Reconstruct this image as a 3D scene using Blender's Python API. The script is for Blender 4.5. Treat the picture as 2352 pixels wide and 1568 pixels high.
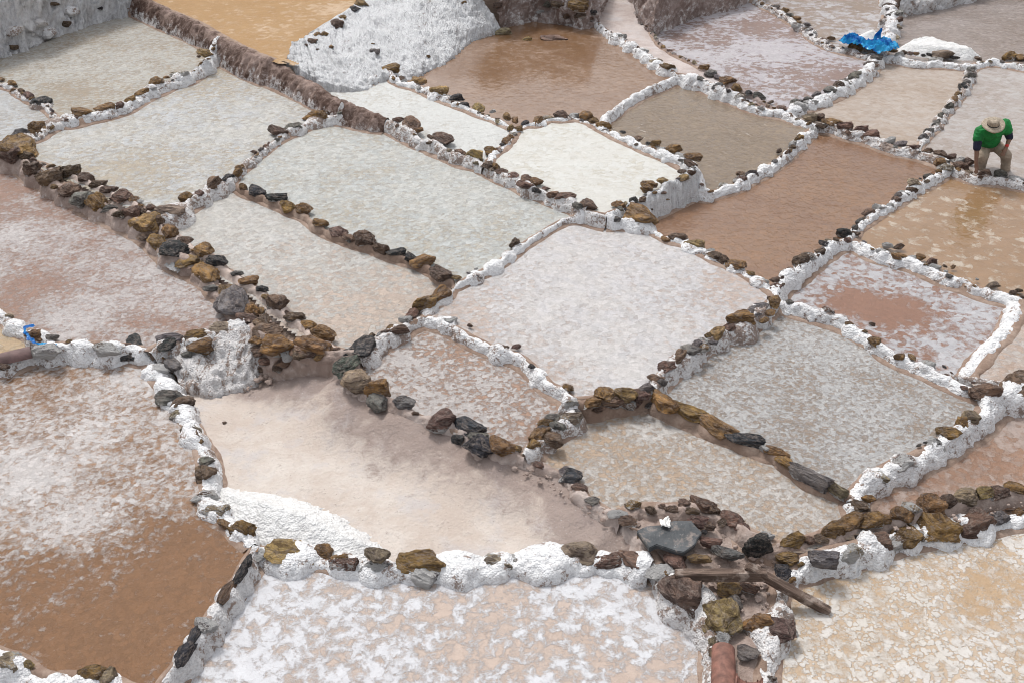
import bpy, bmesh, math, random
import numpy as np
from mathutils import Vector, Matrix, noise
from collections import deque

for o in list(bpy.data.objects):
    bpy.data.objects.remove(o)
SC = bpy.context.scene
COL = SC.collection
R = math.radians
random.seed(7)

# ------------------------------------------------------------------ camera, sky, sun, exposure
CAM_H, PITCH, FPX = 6.7, R(32.0), 2391.0          # metres, downward tilt, focal length for a 2352 px wide picture
cd = bpy.data.cameras.new('camera')
cam = bpy.data.objects.new('camera', cd); COL.objects.link(cam)
cam.location = (0, 0, CAM_H); cam.rotation_euler = (math.pi/2 - PITCH, 0, 0)
cd.sensor_width = 36.0; cd.lens = 36.0*FPX/2352.0; cd.clip_start = .1; cd.clip_end = 2000
cd.dof.use_dof = True; cd.dof.focus_distance = 11.0; cd.dof.aperture_fstop = 5.6
SC.camera = cam

SUN_EL, SUN_AZ = R(57), R(-26)                     # azimuth from +Y, negative = from the left
w = bpy.data.worlds.new('World'); SC.world = w; w.use_nodes = True
nt = w.node_tree; nt.nodes.clear()
sky = nt.nodes.new('ShaderNodeTexSky'); sky.sky_type = 'NISHITA'; sky.sun_disc = False
sky.sun_elevation = SUN_EL; sky.sun_rotation = SUN_AZ
sky.air_density = 1.0; sky.dust_density = 7.0; sky.ozone_density = 0.6
hs = nt.nodes.new('ShaderNodeHueSaturation'); hs.inputs['Saturation'].default_value = .22
bg = nt.nodes.new('ShaderNodeBackground'); bg.inputs['Strength'].default_value = .15
wo = nt.nodes.new('ShaderNodeOutputWorld')
ov = nt.nodes.new('ShaderNodeMix'); ov.data_type = 'RGBA'; ov.inputs[0].default_value = .6     # an even layer of cloud under the sky
ov.inputs[7].default_value = (4.1, 4.28, 4.62, 1)
nt.links.new(sky.outputs[0], hs.inputs['Color']); nt.links.new(hs.outputs[0], ov.inputs[6]); nt.links.new(ov.outputs[2], bg.inputs['Color'])
nt.links.new(bg.outputs[0], wo.inputs['Surface'])
sl = bpy.data.lights.new('sun', 'SUN'); sl.energy = 1.5; sl.angle = R(10); sl.color = (1, .98, .95)
so = bpy.data.objects.new('sun', sl); COL.objects.link(so)
sd = Vector((math.sin(SUN_AZ)*math.cos(SUN_EL), math.cos(SUN_AZ)*math.cos(SUN_EL), math.sin(SUN_EL)))
so.rotation_euler = (-sd).to_track_quat('-Z', 'Y').to_euler()
so.location = (0, 0, 30)
vs = SC.view_settings
vs.view_transform = 'Standard'; vs.look = 'None'; vs.gamma = 1; vs.exposure = 0.40
SC.render.engine = 'CYCLES'
SC.cycles.use_denoising = True; SC.cycles.filter_width = 1.0
SC.cycles.max_bounces = 6; SC.cycles.diffuse_bounces = 3; SC.cycles.glossy_bounces = 3

# ------------------------------------------------------------------ helpers
CT, ST = math.cos(PITCH), math.sin(PITCH)
def at(x, y, z=0.0):
    """a place on the level z, read off the surveyed sketch (2352 x 1568)"""
    dx, dy = (x-1176)/FPX, -(y-784)/FPX
    d = (dx, dy*ST + CT, dy*CT - ST)
    t = (z - CAM_H)/d[2]
    return Vector((d[0]*t, d[1]*t, z))
def mpp(p):
    return (p[1]*CT - (p[2]-CAM_H)*ST)/FPX
def L1(c):
    c /= 255.0
    return c/12.92 if c <= .04045 else ((c+.055)/1.055)**2.4
def rgb(r, g, b, k=.66):
    return (L1(r)*k, L1(g)*k, L1(b)*k, 1)
def nz(p, s, seed=0.0):
    return noise.noise(Vector((p[0]*s+seed, p[1]*s-seed*.7, p[2]*s+seed*1.3)))

def tag(o, label=None, cat=None, group=None, kind=None):
    if label: o['label'] = label
    if cat: o['category'] = cat
    if group: o['group'] = group
    if kind: o['kind'] = kind
    return o
def empty(name, loc):
    o = bpy.data.objects.new(name, None); COL.objects.link(o); o.location = loc
    o.empty_display_size = .1
    return o
def mesh_obj(name, verts, faces, mat, parent=None, smooth=True, attrs=None):
    me = bpy.data.meshes.new(name)
    me.from_pydata([tuple(v) for v in verts], [], faces)
    if attrs:
        for k, v in attrs.items():
            a = me.attributes.new(k, 'FLOAT', 'POINT'); a.data.foreach_set('value', v)
    if smooth: me.shade_smooth()
    me.materials.append(mat)
    o = bpy.data.objects.new(name, me); COL.objects.link(o)
    if parent:
        o.parent = parent
        me.transform(Matrix.Translation(-parent.location))
    return o

# ------------------------------------------------------------------ materials
class NB:
    def __init__(s, name):
        s.m = bpy.data.materials.new(name); s.m.use_nodes = True
        s.t = s.m.node_tree; s.t.nodes.clear()
        s.out = s.t.nodes.new('ShaderNodeOutputMaterial')
        s.b = s.t.nodes.new('ShaderNodeBsdfPrincipled')
        s.t.links.new(s.b.outputs[0], s.out.inputs[0])
    def n(s, typ, **kw):
        nd = s.t.nodes.new(typ)
        for k, v in kw.items(): setattr(nd, k, v)
        return nd
    def set(s, sock, v):
        if hasattr(v, 'links') or isinstance(v, bpy.types.NodeSocket): s.t.links.new(v, sock)
        else: sock.default_value = v
    def pos(s): return s.n('ShaderNodeNewGeometry').outputs['Position']
    def objco(s): return s.n('ShaderNodeTexCoord').outputs['Object']
    def scale(s, v, sc):
        m = s.n('ShaderNodeMapping'); s.set(m.inputs['Vector'], v); m.inputs['Scale'].default_value = sc
        return m.outputs[0]
    dim = '3D'
    def noise(s, v, sc, det=4, rough=.55, dist=0, out=0):
        nd = s.n('ShaderNodeTexNoise', noise_dimensions=s.dim); s.set(nd.inputs['Vector'], v)
        nd.inputs['Scale'].default_value = sc; nd.inputs['Detail'].default_value = det
        nd.inputs['Roughness'].default_value = rough; nd.inputs['Distortion'].default_value = dist
        return nd.outputs[out]
    def voro(s, v, sc, feat='F1', rnd=1.0, out='Distance'):
        nd = s.n('ShaderNodeTexVoronoi', feature=feat); s.set(nd.inputs['Vector'], v)
        nd.inputs['Scale'].default_value = sc; nd.inputs['Randomness'].default_value = rnd
        return nd.outputs[out]
    def math(s, op, a, b=0.0, c=None, clamp=False):
        nd = s.n('ShaderNodeMath', operation=op, use_clamp=clamp)
        s.set(nd.inputs[0], a); s.set(nd.inputs[1], b)
        if c is not None: s.set(nd.inputs[2], c)
        return nd.outputs[0]
    def ramp(s, v, lo, hi):
        nd = s.n('ShaderNodeMapRange', interpolation_type='SMOOTHSTEP'); s.set(nd.inputs[0], v)
        nd.inputs[1].default_value = lo; nd.inputs[2].default_value = hi
        return nd.outputs[0]
    def mix(s, f, a, b):
        nd = s.n('ShaderNodeMix', data_type='RGBA'); s.set(nd.inputs[0], f); s.set(nd.inputs[6], a); s.set(nd.inputs[7], b)
        return nd.outputs[2]
    def attr(s, name, out='Fac'):
        nd = s.n('ShaderNodeAttribute', attribute_name=name); return nd.outputs[out]
    def bump(s, h, dist, strength=1.0, nrm=None):
        nd = s.n('ShaderNodeBump'); s.set(nd.inputs['Height'], h); nd.inputs['Distance'].default_value = dist
        nd.inputs['Strength'].default_value = strength
        if nrm is not None: s.set(nd.inputs['Normal'], nrm)
        return nd.outputs[0]
    def p(s, key, v): s.set(s.b.inputs[key], v)

def pond_mat(name, mud1, mud2, salt1, salt2, cov=.5, soft=.06, water=.3, ripple=.0, speck=.38, lv=.5, vs=14.0, vk=.3, edge=.25, mott=.17, relief=.018, disc=False):
    """brine pond: mud floor, salt crust in flakes, a film of brine over it"""
    B = NB(name); P = B.pos(); B.dim = '2D'
    wn = B.noise(P, vs*.5, 6, .72, 0, 1)
    wv = B.n('ShaderNodeVectorMath', operation='MULTIPLY_ADD'); B.set(wv.inputs[0], wn); wv.inputs[1].default_value = (2.0/vs,)*3; B.set(wv.inputs[2], P)
    Pw = wv.outputs[0]
    n_big = B.noise(P, .55, 4, .55); n_mid = B.noise(P, 1.9, 5, .62, .3)
    n_fl = B.noise(P, vs*.8, 6, .74, .2)
    vn = B.n('ShaderNodeTexVoronoi', feature='F1', voronoi_dimensions='2D'); B.set(vn.inputs['Vector'], Pw); vn.inputs['Scale'].default_value = vs
    de = B.n('ShaderNodeTexVoronoi', feature='DISTANCE_TO_EDGE', voronoi_dimensions='2D'); B.set(de.inputs['Vector'], Pw); de.inputs['Scale'].default_value = vs
    sc_ = B.n('ShaderNodeSeparateColor'); B.set(sc_.inputs[0], vn.outputs['Color']); cell = sc_.outputs[0]; cell2 = sc_.outputs[1]
    v = B.math('MULTIPLY_ADD', n_fl, 1.0-vk, B.math('MULTIPLY', cell, vk))
    v = B.math('ADD', v, B.math('MULTIPLY', B.math('SUBTRACT', n_big, .5), lv))
    v = B.math('ADD', v, B.math('MULTIPLY', B.math('SUBTRACT', n_mid, .5), lv*.6))
    v = B.math('ADD', v, B.attr('cov'))
    th = .28 + .44*(1.0-cov)
    m = B.ramp(v, th-soft, th+soft)
    if disc:      # round discs of several sizes with mud showing between them
        ds_ = []
        wsm = B.n('ShaderNodeVectorMath', operation='MULTIPLY_ADD'); B.set(wsm.inputs[0], B.noise(P, 9, 4, .7, 0, 1)); wsm.inputs[1].default_value = (.06,)*3; B.set(wsm.inputs[2], P)
        for sc2, r0 in ((6.5, .40), (12, .46), (23, .50)):
            vd = B.n('ShaderNodeTexVoronoi', feature='F1', voronoi_dimensions='2D'); B.set(vd.inputs['Vector'], wsm.outputs[0]); vd.inputs['Scale'].default_value = sc2
            sd2 = B.n('ShaderNodeSeparateColor'); B.set(sd2.inputs[0], vd.outputs['Color'])
            rr = B.math('MULTIPLY_ADD', sd2.outputs[0], .34, r0-.26)
            ds_.append(B.ramp(B.math('SUBTRACT', rr, vd.outputs['Distance']), -.02, .09))
        dm = B.math('MAXIMUM', ds_[0], B.math('MAXIMUM', ds_[1], ds_[2]))
        m = B.math('MULTIPLY', m, B.math('MULTIPLY_ADD', dm, .78, .22))
    f2 = B.noise(P, vs*1.3, 5, .75); f3 = B.noise(P, vs*3.4, 3, .8)
    mud = B.mix(B.ramp(B.math('ADD', B.math('MULTIPLY_ADD', n_mid, .5, B.math('MULTIPLY', n_big, .5)), B.math('MULTIPLY', B.attr('cov'), .9)), .36, .64), mud1, mud2)
    salt = B.mix(B.ramp(B.math('ADD', B.math('MULTIPLY', n_big, .4), B.math('MULTIPLY', B.noise(P, 3.1, 5, .65), .6)), .36, .64), salt1, salt2)
    col = B.mix(m, mud, salt)
    # grain: light and dark flakes lying over each other
    g = B.math('ADD', B.math('MULTIPLY', f2, .5), B.math('ADD', B.math('MULTIPLY', f3, .25), B.math('MULTIPLY', cell2, .25)))
    gv = B.n('ShaderNodeMapRange'); B.set(gv.inputs[0], g); gv.inputs[1].default_value = .30; gv.inputs[2].default_value = .70
    gv.inputs[3].default_value = 1-mott; gv.inputs[4].default_value = 1+mott
    ml = B.n('ShaderNodeVectorMath', operation='SCALE'); B.set(ml.inputs[0], col); B.set(ml.inputs['Scale'], gv.outputs[0]); col = ml.outputs[0]
    dk = (mud2[0]*.40, mud2[1]*.36, mud2[2]*.33, 1)
    if edge:
        le = B.math('MULTIPLY', B.math('SUBTRACT', 1.0, B.ramp(de.outputs['Distance'], .0, .07)), B.math('MULTIPLY', B.ramp(f2, .42, .6), edge))
        col = B.mix(le, col, (mud1[0]*.62, mud1[1]*.58, mud1[2]*.55, 1))
    sp = B.noise(P, vs*1.9, 4, .8, 1.2)
    col = B.mix(B.math('MULTIPLY', B.ramp(sp, .55, .66), speck), col, dk)
    B.p('Base Color', col)
    h = B.math('ADD', B.math('MULTIPLY', m, .6), B.math('ADD', B.math('MULTIPLY', f2, .6), B.math('ADD', B.math('MULTIPLY', f3, .3), B.math('MULTIPLY', cell, .25*vk/.3))))
    B.p('Normal', B.bump(h, relief*(1.0 if water < .8 else .4), .9))
    B.p('Roughness', B.math('MULTIPLY_ADD', m, .25, .5))
    B.p('Specular IOR Level', .25)
    wet = B.math('MULTIPLY', B.math('SUBTRACT', 1.1, B.math('MULTIPLY', m, .7)), water, clamp=True)
    B.p('Coat Weight', wet); B.p('Coat Roughness', .02 if ripple else .12); B.p('Coat IOR', 1.45)
    if ripple:
        rp = B.math('ADD', B.noise(P, 7.5, 2, .5, .8), B.math('MULTIPLY', B.noise(P, 19, 2, .5, .3), .25))
        B.set(B.b.inputs['Coat Normal'], B.bump(rp, .034*ripple, 1.0))
    else:
        B.set(B.b.inputs['Coat Normal'], B.bump(h, relief*.8, .8))
    return B.m

def crust_mat(name, dirt=.25, white=(.81, .805, .805, 1), grey=(.53, .51, .51, 1), brown=(.25, .175, .135, 1), drip=False, rel=.022):
    B = NB(name); P = B.pos(); Q = B.scale(P, (1.6, .7, .26)) if drip else P
    n1 = B.noise(Q, 2.4, 5, .6, .4); n2 = B.noise(Q, 8, 6, .68, .5); n3 = B.noise(P, 30, 4, .75)
    v0 = B.math('ADD', B.math('MULTIPLY', n1, .35), B.math('ADD', B.math('MULTIPLY', n2, .45), B.math('MULTIPLY', n3, .2)))
    c = B.mix(B.math('MULTIPLY', B.ramp(v0, .46, .64), .85), white, grey)
    v = B.math('ADD', B.math('MULTIPLY', n2, .6), B.math('MULTIPLY', n1, .4))
    v = B.math('ADD', v, B.math('MULTIPLY', B.math('SUBTRACT', n3, .5), .4))
    th = .66 - .26*dirt
    c = B.mix(B.math('MULTIPLY', B.ramp(v, th, th+.05), .9), c, brown)
    vo = B.voro(P, 48); vb = B.voro(Q, 19)
    # hollows between the crystals are mixed to a darker grey
    c = B.mix(B.math('MULTIPLY', B.ramp(B.math('ADD', B.math('MULTIPLY', vo, .5), B.math('MULTIPLY', vb, .6)),   .5, .85), .28), c, (grey[0]*.7, grey[1]*.68, grey[2]*.68, 1))
    B.p('Base Color', c)
    h = B.math('SUBTRACT', B.math('MULTIPLY', n3, .7), B.math('ADD', B.math('MULTIPLY', vo, .6), B.math('MULTIPLY', vb, .8)))
    B.p('Normal', B.bump(h, rel, 1.0))
    B.p('Roughness', .62); B.p('Specular IOR Level', .3)
    return B.m

def earth_mat(name, a, b, salt=.3, lowk=.35, sc=1.0, rel=.03):
    B = NB(name); P = B.pos()
    n1 = B.noise(P, 1.6*sc, 6, .65, .5); n2 = B.noise(P, 9*sc, 6, .7, .4); n3 = B.noise(P, 40, 4, .7)
    c = B.mix(B.ramp(B.math('ADD', B.math('MULTIPLY', n1, .5), B.math('MULTIPLY', n2, .5)), .4, .62), a, b)
    v = B.math('ADD', B.math('MULTIPLY', n2, .5), B.math('ADD', B.math('MULTIPLY', n3, .2), B.math('MULTIPLY', B.noise(P, 3.3, 4, .6, .5), .3)))
    v = B.math('ADD', v, B.math('MULTIPLY', B.attr('low'), lowk))
    th = .78 - .4*salt
    c = B.mix(B.ramp(v, th-.05, th+.1), c, (.70, .68, .67, 1))
    c = B.mix(B.math('MULTIPLY', B.ramp(n3, .58, .75), .5), c, (a[0]*.4, a[1]*.4, a[2]*.4, 1))
    B.p('Base Color', c)
    h = B.math('ADD', n2, B.math('MULTIPLY', n3, .45))
    B.p('Normal', B.bump(h, rel, 1.0)); B.p('Roughness', .85); B.p('Specular IOR Level', .2)
    return B.m

def rock_mat(name, salt=.35, lowk=.5):
    B = NB(name); O = B.objco()
    info = B.n('ShaderNodeObjectInfo')
    off = B.n('ShaderNodeVectorMath', operation='ADD')
    B.set(off.inputs[0], O)
    rv = B.n('ShaderNodeCombineXYZ'); r9 = B.math('MULTIPLY', info.outputs['Random'], 37.0)
    for k in range(3): B.set(rv.inputs[k], r9)
    B.set(off.inputs[1], rv.outputs[0]); P = off.outputs[0]
    n1 = B.noise(P, 1.3, 5, .6, .5); n2 = B.noise(B.scale(P, (1, 1, 3.2)), 2.6, 6, .7, .8); n3 = B.noise(P, 11, 5, .7)
    base = info.outputs['Color']
    dark = B.n('ShaderNodeVectorMath', operation='MULTIPLY'); B.set(dark.inputs[0], base); dark.inputs[1].default_value = (.30, .27, .27)
    light = B.n('ShaderNodeVectorMath', operation='MULTIPLY'); B.set(light.inputs[0], base); light.inputs[1].default_value = (1.9, 1.85, 1.7)
    c = B.mix(B.ramp(n2, .38, .62), dark.outputs[0], base)
    c = B.mix(B.math('MULTIPLY', B.ramp(n1, .48, .7), .7), c, light.outputs[0])
    c = B.mix(B.math('MULTIPLY', B.ramp(n3, .55, .72), .6), c, dark.outputs[0])
    c = B.mix(B.math('MULTIPLY', B.ramp(B.math('ADD', B.math('MULTIPLY', n3, .5), B.math('MULTIPLY', B.noise(P, 4, 5, .7), .5)), .46, .62), .55), c, (.46, .375, .325, 1))
    sx = B.n('ShaderNodeSeparateXYZ'); B.set(sx.inputs[0], O)
    low = B.math('MULTIPLY', B.math('SUBTRACT', -.08, sx.outputs[2]), lowk)
    sv = B.math('ADD', B.math('ADD', B.math('MULTIPLY', n1, .55), B.math('MULTIPLY', n3, .45)), low)
    sv = B.math('ADD', sv, B.math('MULTIPLY', B.math('SUBTRACT', info.outputs['Random'], .5), .22))
    th = .80 - .36*salt
    c = B.mix(B.ramp(sv, th, th+.07), c, (.74, .72, .70, 1))
    B.p('Base Color', c)
    B.p('Normal', B.bump(B.math('ADD', n2, B.math('MULTIPLY', n3, .7)), .16, 1.0))
    B.p('Roughness', .72); B.p('Specular IOR Level', .3)
    return B.m

def plain_mat(name, col, rough=.6, var=.25, sc=8.0, rel=.01, coat=0.0, transl=0.0):
    B = NB(name); O = B.objco()
    n1 = B.noise(O, sc, 5, .6, .3); n2 = B.noise(O, sc*5, 4, .7)
    d = tuple(c*(1-var*1.6) for c in col[:3]) + (1,); l = tuple(min(1, c*(1+var)) for c in col[:3]) + (1,)
    c = B.mix(B.ramp(n1, .3, .7), d, l)
    c = B.mix(B.math('MULTIPLY', B.ramp(n2, .5, .75), .35), c, d)
    B.p('Base Color', c); B.p('Roughness', rough)
    B.p('Normal', B.bump(B.math('ADD', n1, B.math('MULTIPLY', n2, .5)), rel, .8))
    if coat: B.p('Coat Weight', coat)
    if transl: B.p('Transmission Weight', transl)
    return B.m

M = {}
M['salt'] = crust_mat('white_salt_crust', .44)
M['saltmix'] = crust_mat('stained_salt_crust', .62, (.70, .68, .67, 1))
M['saltgrey'] = crust_mat('grey_salt_crust', .5, (.66, .645, .64, 1), (.38, .355, .35, 1))
M['saltpure'] = crust_mat('fresh_salt', -.6, (.76, .75, .735, 1), (.62, .605, .59, 1), rel=.02)
M['cascade'] = crust_mat('grey_salt_cascade', .55, (.66, .635, .625, 1), (.42, .385, .37, 1), drip=True, rel=.03)
M['drip'] = crust_mat('dripping_salt', .05, (.90, .895, .90, 1), (.60, .58, .59, 1), drip=True, rel=.05)
M['dripwhite'] = crust_mat('white_dripping_salt', .16, (.86, .86, .865, 1), (.56, .55, .555, 1), drip=True, rel=.05)
M['ridge'] = earth_mat('dark_brown_earth', (.085, .05, .038, 1), (.32, .235, .20, 1), .30, .2)
M['cliff'] = earth_mat('grey_brown_earth', (.20, .145, .125, 1), (.36, .29, .265, 1), .35, .2)
M['sand'] = earth_mat('pinkish_sand', (.50, .40, .345, 1), (.60, .51, .46, 1), .12, -.05, .7, .018)
M['mudrim'] = earth_mat('wet_mud_rim', (.24, .165, .125, 1), (.37, .28, .225, 1), .12, 0, 1.0, .02)
M['bankearth'] = earth_mat('bank_earth', (.33, .255, .22, 1), (.50, .42, .38, 1), .22, .05, .9, .03)
M['ground'] = earth_mat('brown_ground', (.22, .155, .115, 1), (.33, .25, .2, 1), .2, 0)
M['mound'] = earth_mat('stony_earth', (.30, .225, .19, 1), (.46, .37, .325, 1), .3, .1)
M['rock'] = rock_mat('salt_dusted_rock', .56)
M['rockbare'] = rock_mat('bare_rock', .08)
M['rocksalt'] = rock_mat('salt_caked_rock', 1.02, .12)

EXTRA = {}
exec_after = []
# ------------------------------------------------------------------ survey: junction heights and walls
ND = dict(A=(135,268,.22), B=(500,78,.59), C=(530,408,.12), D=(365,500,.12), F=(1040,652,.05), G=(975,720,.02), H=(815,806,.03),
          I=(1345,482,.15), J=(1115,374,.19), K=(1186,290,.20), L=(1362,278,.21), M=(1553,166,.12), N=(1603,376,.32), O=(1395,490,.17),
          Q=(1786,672,-.0), S=(1876,280,.0), T=(2020,118,.14), U=(2240,142,.05), X=(2112,340,-.0), Y=(2188,372,-.02), Z=(1958,540,-.10),
          AA=(2340,674,-.12), BB=(2292,908,-.05), CC=(1960,1150,-.18), EE=(1500,900,-.02), FF=(1322,932,-.05), GG=(1205,1044,-.12),
          HH=(1430,1186,-.22), JJ=(584,1268,-.35), KK=(345,818,-.18), E0=(888,266,.28), MD=(1500,1305,-.36), WP=(1800,252,.06))
def P_(*a):
    out = []
    for q in a:
        out.append(ND[q] if isinstance(q, str) else q)
    return out
# key: (points, width, style, slope, lump, label)
W = {}
def wall(key, pts, w, style, label, sl=.35, lump=.3, foot=True, zoff=0.0):
    # fill in heights linearly between the points that carry one
    zs = [p[2] if len(p) > 2 else None for p in pts]
    idx = [i for i, z in enumerate(zs) if z is not None]
    d = [0]
    for a, b in zip(pts[:-1], pts[1:]): d.append(d[-1] + math.hypot(a[0]-b[0], a[1]-b[1]))
    zz = np.interp(d, [d[i] for i in idx], [zs[i] for i in idx])
    W[key] = dict(pts=[(p[0], p[1], float(z)+zoff) for p, z in zip(pts, zz)], w=w, style=style, label=label, sl=sl, lump=lump, foot=foot)

wall('W1', P_((-420,40,.26),(-60,165,.24),(-20,182),(25,197),(45,212),(70,225),(97,237),(122,258),'A'), .17, 'saltmix', 'thin salt wall with one black stone beside the far-left small pond')
wall('W2', P_('A',(160,272),(200,262),(245,250),(290,234),(330,208),(365,192),(400,174),(430,166),(455,150,.30),(476,128,.34),(488,105,.45),'B'), .24, 'salt', 'lumpy white salt wall with ochre stones running up to the dark earth ridge')
wall('W3', P_('A',(120,280),(85,302),(50,315),(20,328),(-30,338,.2)), .24, 'saltmix', 'short salt wall with a flat grey stone left of the large bluish pond')
wall('RIDGE', P_((60,-110,.7),(250,-40,.66),(310,-18),(380,15),(450,46,.6),(510,82),(580,118,.56),(650,150),(720,188,.46),(790,228),(850,250,.36),'E0'), .40, 'ridge', 'thick dark brown earth ridge with salt frosting slanting across the upper ponds', sl=.45, lump=.22)
wall('W4', P_((785,226,.47),(780,252,.28),(745,268,.16),(705,280),(680,292),(650,305),(620,325),(590,350),(565,370),(545,390),'C'), .13, 'saltmix', 'thin salt wall with a pointed ochre stone below the dark earth ridge')
wall('W4B', P_('C',(505,420),(480,430),(455,448),(430,463),(400,483),'D'), .15, 'saltmix', 'short stone wall ending in a rounded tan boulder at the rocky channel')
wall('W6', P_('C',(560,430),(590,441),(630,457),(660,472),(695,488),(728,514),(760,531),(800,546),(835,556),(875,573),(910,585),(943,596),(970,605),(1010,628),'F'), .10, 'mudrim', 'row of single brown and black stones dividing two bluish white ponds', lump=.2, zoff=-.02)
wall('W7', P_('F',(1028,668),(1010,685),(985,702),'G'), .12, 'saltmix', 'two long tan stones set end to end between two pale ponds')
wall('W8', P_('G',(945,732),(915,750),(885,768),(855,786),'H'), .14, 'saltmix', 'short salt wall with brown stones ending at a black slate stone')
wall('W9', P_('F',(1075,635),(1110,615),(1145,596),(1180,570),(1210,546),(1240,526),(1270,507),(1300,492,.1),'I'), .11, 'salt', 'narrow curved white salt rim along the upper left of the pink-white centre pond')
wall('W5A', P_('E0',(930,290),(965,309),(1000,325),(1030,340),(1055,352),(1090,363),'J'), .2, 'saltmix', 'brown and white wall with reddish crags under the narrow white pond')
wall('W5B', P_('J',(1150,393),(1180,406),(1210,422),(1245,436),(1275,449),(1310,464),'I'), .16, 'saltmix', 'row of reddish brown stones along the lower left of the bright white pond')
wall('W10', P_('J',(1135,350),(1155,335),(1170,318),(1178,303),'K'), .2, 'salt', 'short white salt wall with tan stones between the two brightest white ponds')
wall('W11', P_((842,172,.3),(870,166,.26),(892,164),(920,180),(955,190),(985,205),(1020,220),(1060,236),(1100,253),(1140,268),'K'), .22, 'salt', 'white salt wall topped with tan and black stones above the narrow white pond')
wall('W12', P_('K',(1212,282),(1235,281),(1260,270),(1290,270),(1320,266),(1343,271),'L'), .2, 'salt', 'white salt wall with a round purplish stone behind the bright white pond')
wall('W13', P_('L',(1383,272,.2),(1390,256,.14),(1416,238,.12),(1443,218),(1471,201),(1508,186),'M'), .16, 'salt', 'crooked salt wall without stones between the two brown ponds at top centre')
wall('W14', P_('L',(1386,290),(1416,305),(1453,318),(1488,331),(1520,342),(1546,350),(1572,362),'N'), .24, 'salt', 'white salt wall with ochre and black stones along the upper right of the bright pond')
wall('W15', P_('N',(1585,388),(1545,410),(1510,430),(1480,446),(1450,462),(1420,476),'O'), .2, 'dripwhite', 'tall white salt wall with dripping curtains and studded with tan stones', sl=.28, lump=.35)
wall('W15B', P_('O',(1370,487),'I'), .2, 'saltmix', 'short stony link of salt wall behind the pink-white centre pond', sl=.3)
wall('W16', P_('O',(1430,497),(1473,506,.09),(1500,522,.04),(1530,540),(1560,548),(1600,565),(1640,588),(1670,602),(1700,614),(1730,633),(1760,652),'Q'), .18, 'salt', 'salt wall with craggy brown stones along the upper right of the centre pond')
wall('W17', P_('N',(1622,425,.06),(1650,431,-.04),(1672,423,-.02),(1700,412),(1735,392),(1774,370),(1805,347),(1831,324),(1855,298),'S'), .18, 'salt', 'white salt wall climbing right from the tall dripping wall')
wall('W18', P_('M',(1573,169),(1601,178),(1633,191),(1671,208),(1713,227),(1748,240),'WP',(1839,270),'S'), .22, 'salt', 'long white salt wall running right from the foot path past grey stones')
wall('W19', P_((1366,58,-.02),(1384,66,.08),(1408,78,.12),(1441,96),(1476,118),(1503,140),(1533,155),'M'), .2, 'salt', 'white lumpy salt rim between the foot path and the brown pond')
wall('W20', P_((1497,84,-.02),(1508,96,.06),(1522,106,.1),(1545,120),(1590,146),(1620,160),(1650,177),(1690,200),(1730,218),(1765,236),'WP'), .16, 'cliff', 'low earth edge with grey and brown stones beside the foot path')
wall('W21', P_((1600,-90,.14),(1700,-30,.14),(1740,-5),(1769,10),(1796,25),(1819,40),(1846,57),(1869,77),(1894,92),(1919,102),(1959,112),(1995,120),'T'), .24, 'saltmix', 'salt wall with flat stones leading down to the blue plastic sheet')
wall('W22', P_('T',(2036,82),(2046,58,.25),(2049,32),(2051,8),(2052,-40,.3),(2060,-130,.3)), .36, 'salt', 'thick white bobbly salt wall rising behind the blue plastic sheet', lump=.4)
wall('W23', P_('T',(2051,122),(2076,127),(2110,133),(2169,138),(2214,143),'U'), .26, 'salt', 'white salt wall with small dark stones under the long salt heap')
wall('W24', P_('U',(2256,136),(2285,134),(2320,138),(2352,145),(2450,160,.05),(2850,225,.05)), .24, 'salt', 'salt wall with two ochre rocks at the upper right edge')
wall('W25', P_('T',(2004,146),(1981,165),(1966,177),(1946,192),(1921,205),(1886,222),(1859,233),(1831,244),'WP'), .26, 'salt', 'row of salt-ringed grey stones below the blue plastic sheet')
wall('W26', P_('U',(2231,160),(2228,175),(2219,192),(2213,205),(2194,228),(2179,246),(2163,267),(2149,285),(2134,302),(2119,322),'X'), .15, 'saltmix', 'narrow column of dark grey salt-rimmed stones behind the stooping man')
wall('W27', P_('S',(1911,283),(1949,296),(1981,304),(2006,311),(2044,325),(2071,333),'X'), .24, 'saltmix', 'low wall of flat reddish stones above the large brown pond')
wall('W28', P_('X',(2140,350),(2165,359),'Y'), .26, 'saltmix', 'cluster of reddish stones and salt where three walls meet beside the man')
wall('W29', P_('Y',(2215,386),(2245,396),(2300,402),(2350,412),(2450,430,-.04),(2850,500,-.04)), .16, 'saltmix', 'low stained salt wall in front of the stooping man')
wall('W30', P_('Y',(2149,398),(2119,414),(2096,427),(2074,445),(2036,467),(2004,490),(1976,512),'Z'), .18, 'salt', 'straight white salt wall going down left from the stooping man')
wall('W31', P_('Z',(1936,543),(1904,559),(1884,572),(1861,592),(1831,611),(1799,634),'Q'), .2, 'salt', 'white salt wall with black stones below the large brown pond')
wall('W32', P_('Z',(1985,553),(2015,568),(2045,576),(2080,584),(2115,597),(2146,611),(2184,627),(2226,643),(2259,654),(2284,661),(2314,669),'AA',(2450,700,-.12),(2850,790,-.12)), .24, 'salt', 'broad bobbly salt wall with scattered small stones above the pond with a brown blot')
wall('W33', P_('AA',(2335,710),(2318,742),(2288,776),(2252,815),(2226,853,-.12)), .30, 'salt', 'smooth broad bank of raked white salt at the right edge')
wall('W34', P_('Q',(1814,686),(1846,697),(1889,709),(1939,727),(1976,748),(2014,769),(2039,792),(2096,821),(2139,839),(2190,864),'BB'), .24, 'salt', 'double salt rim with a brown gutter between the two right-hand ponds')
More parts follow.
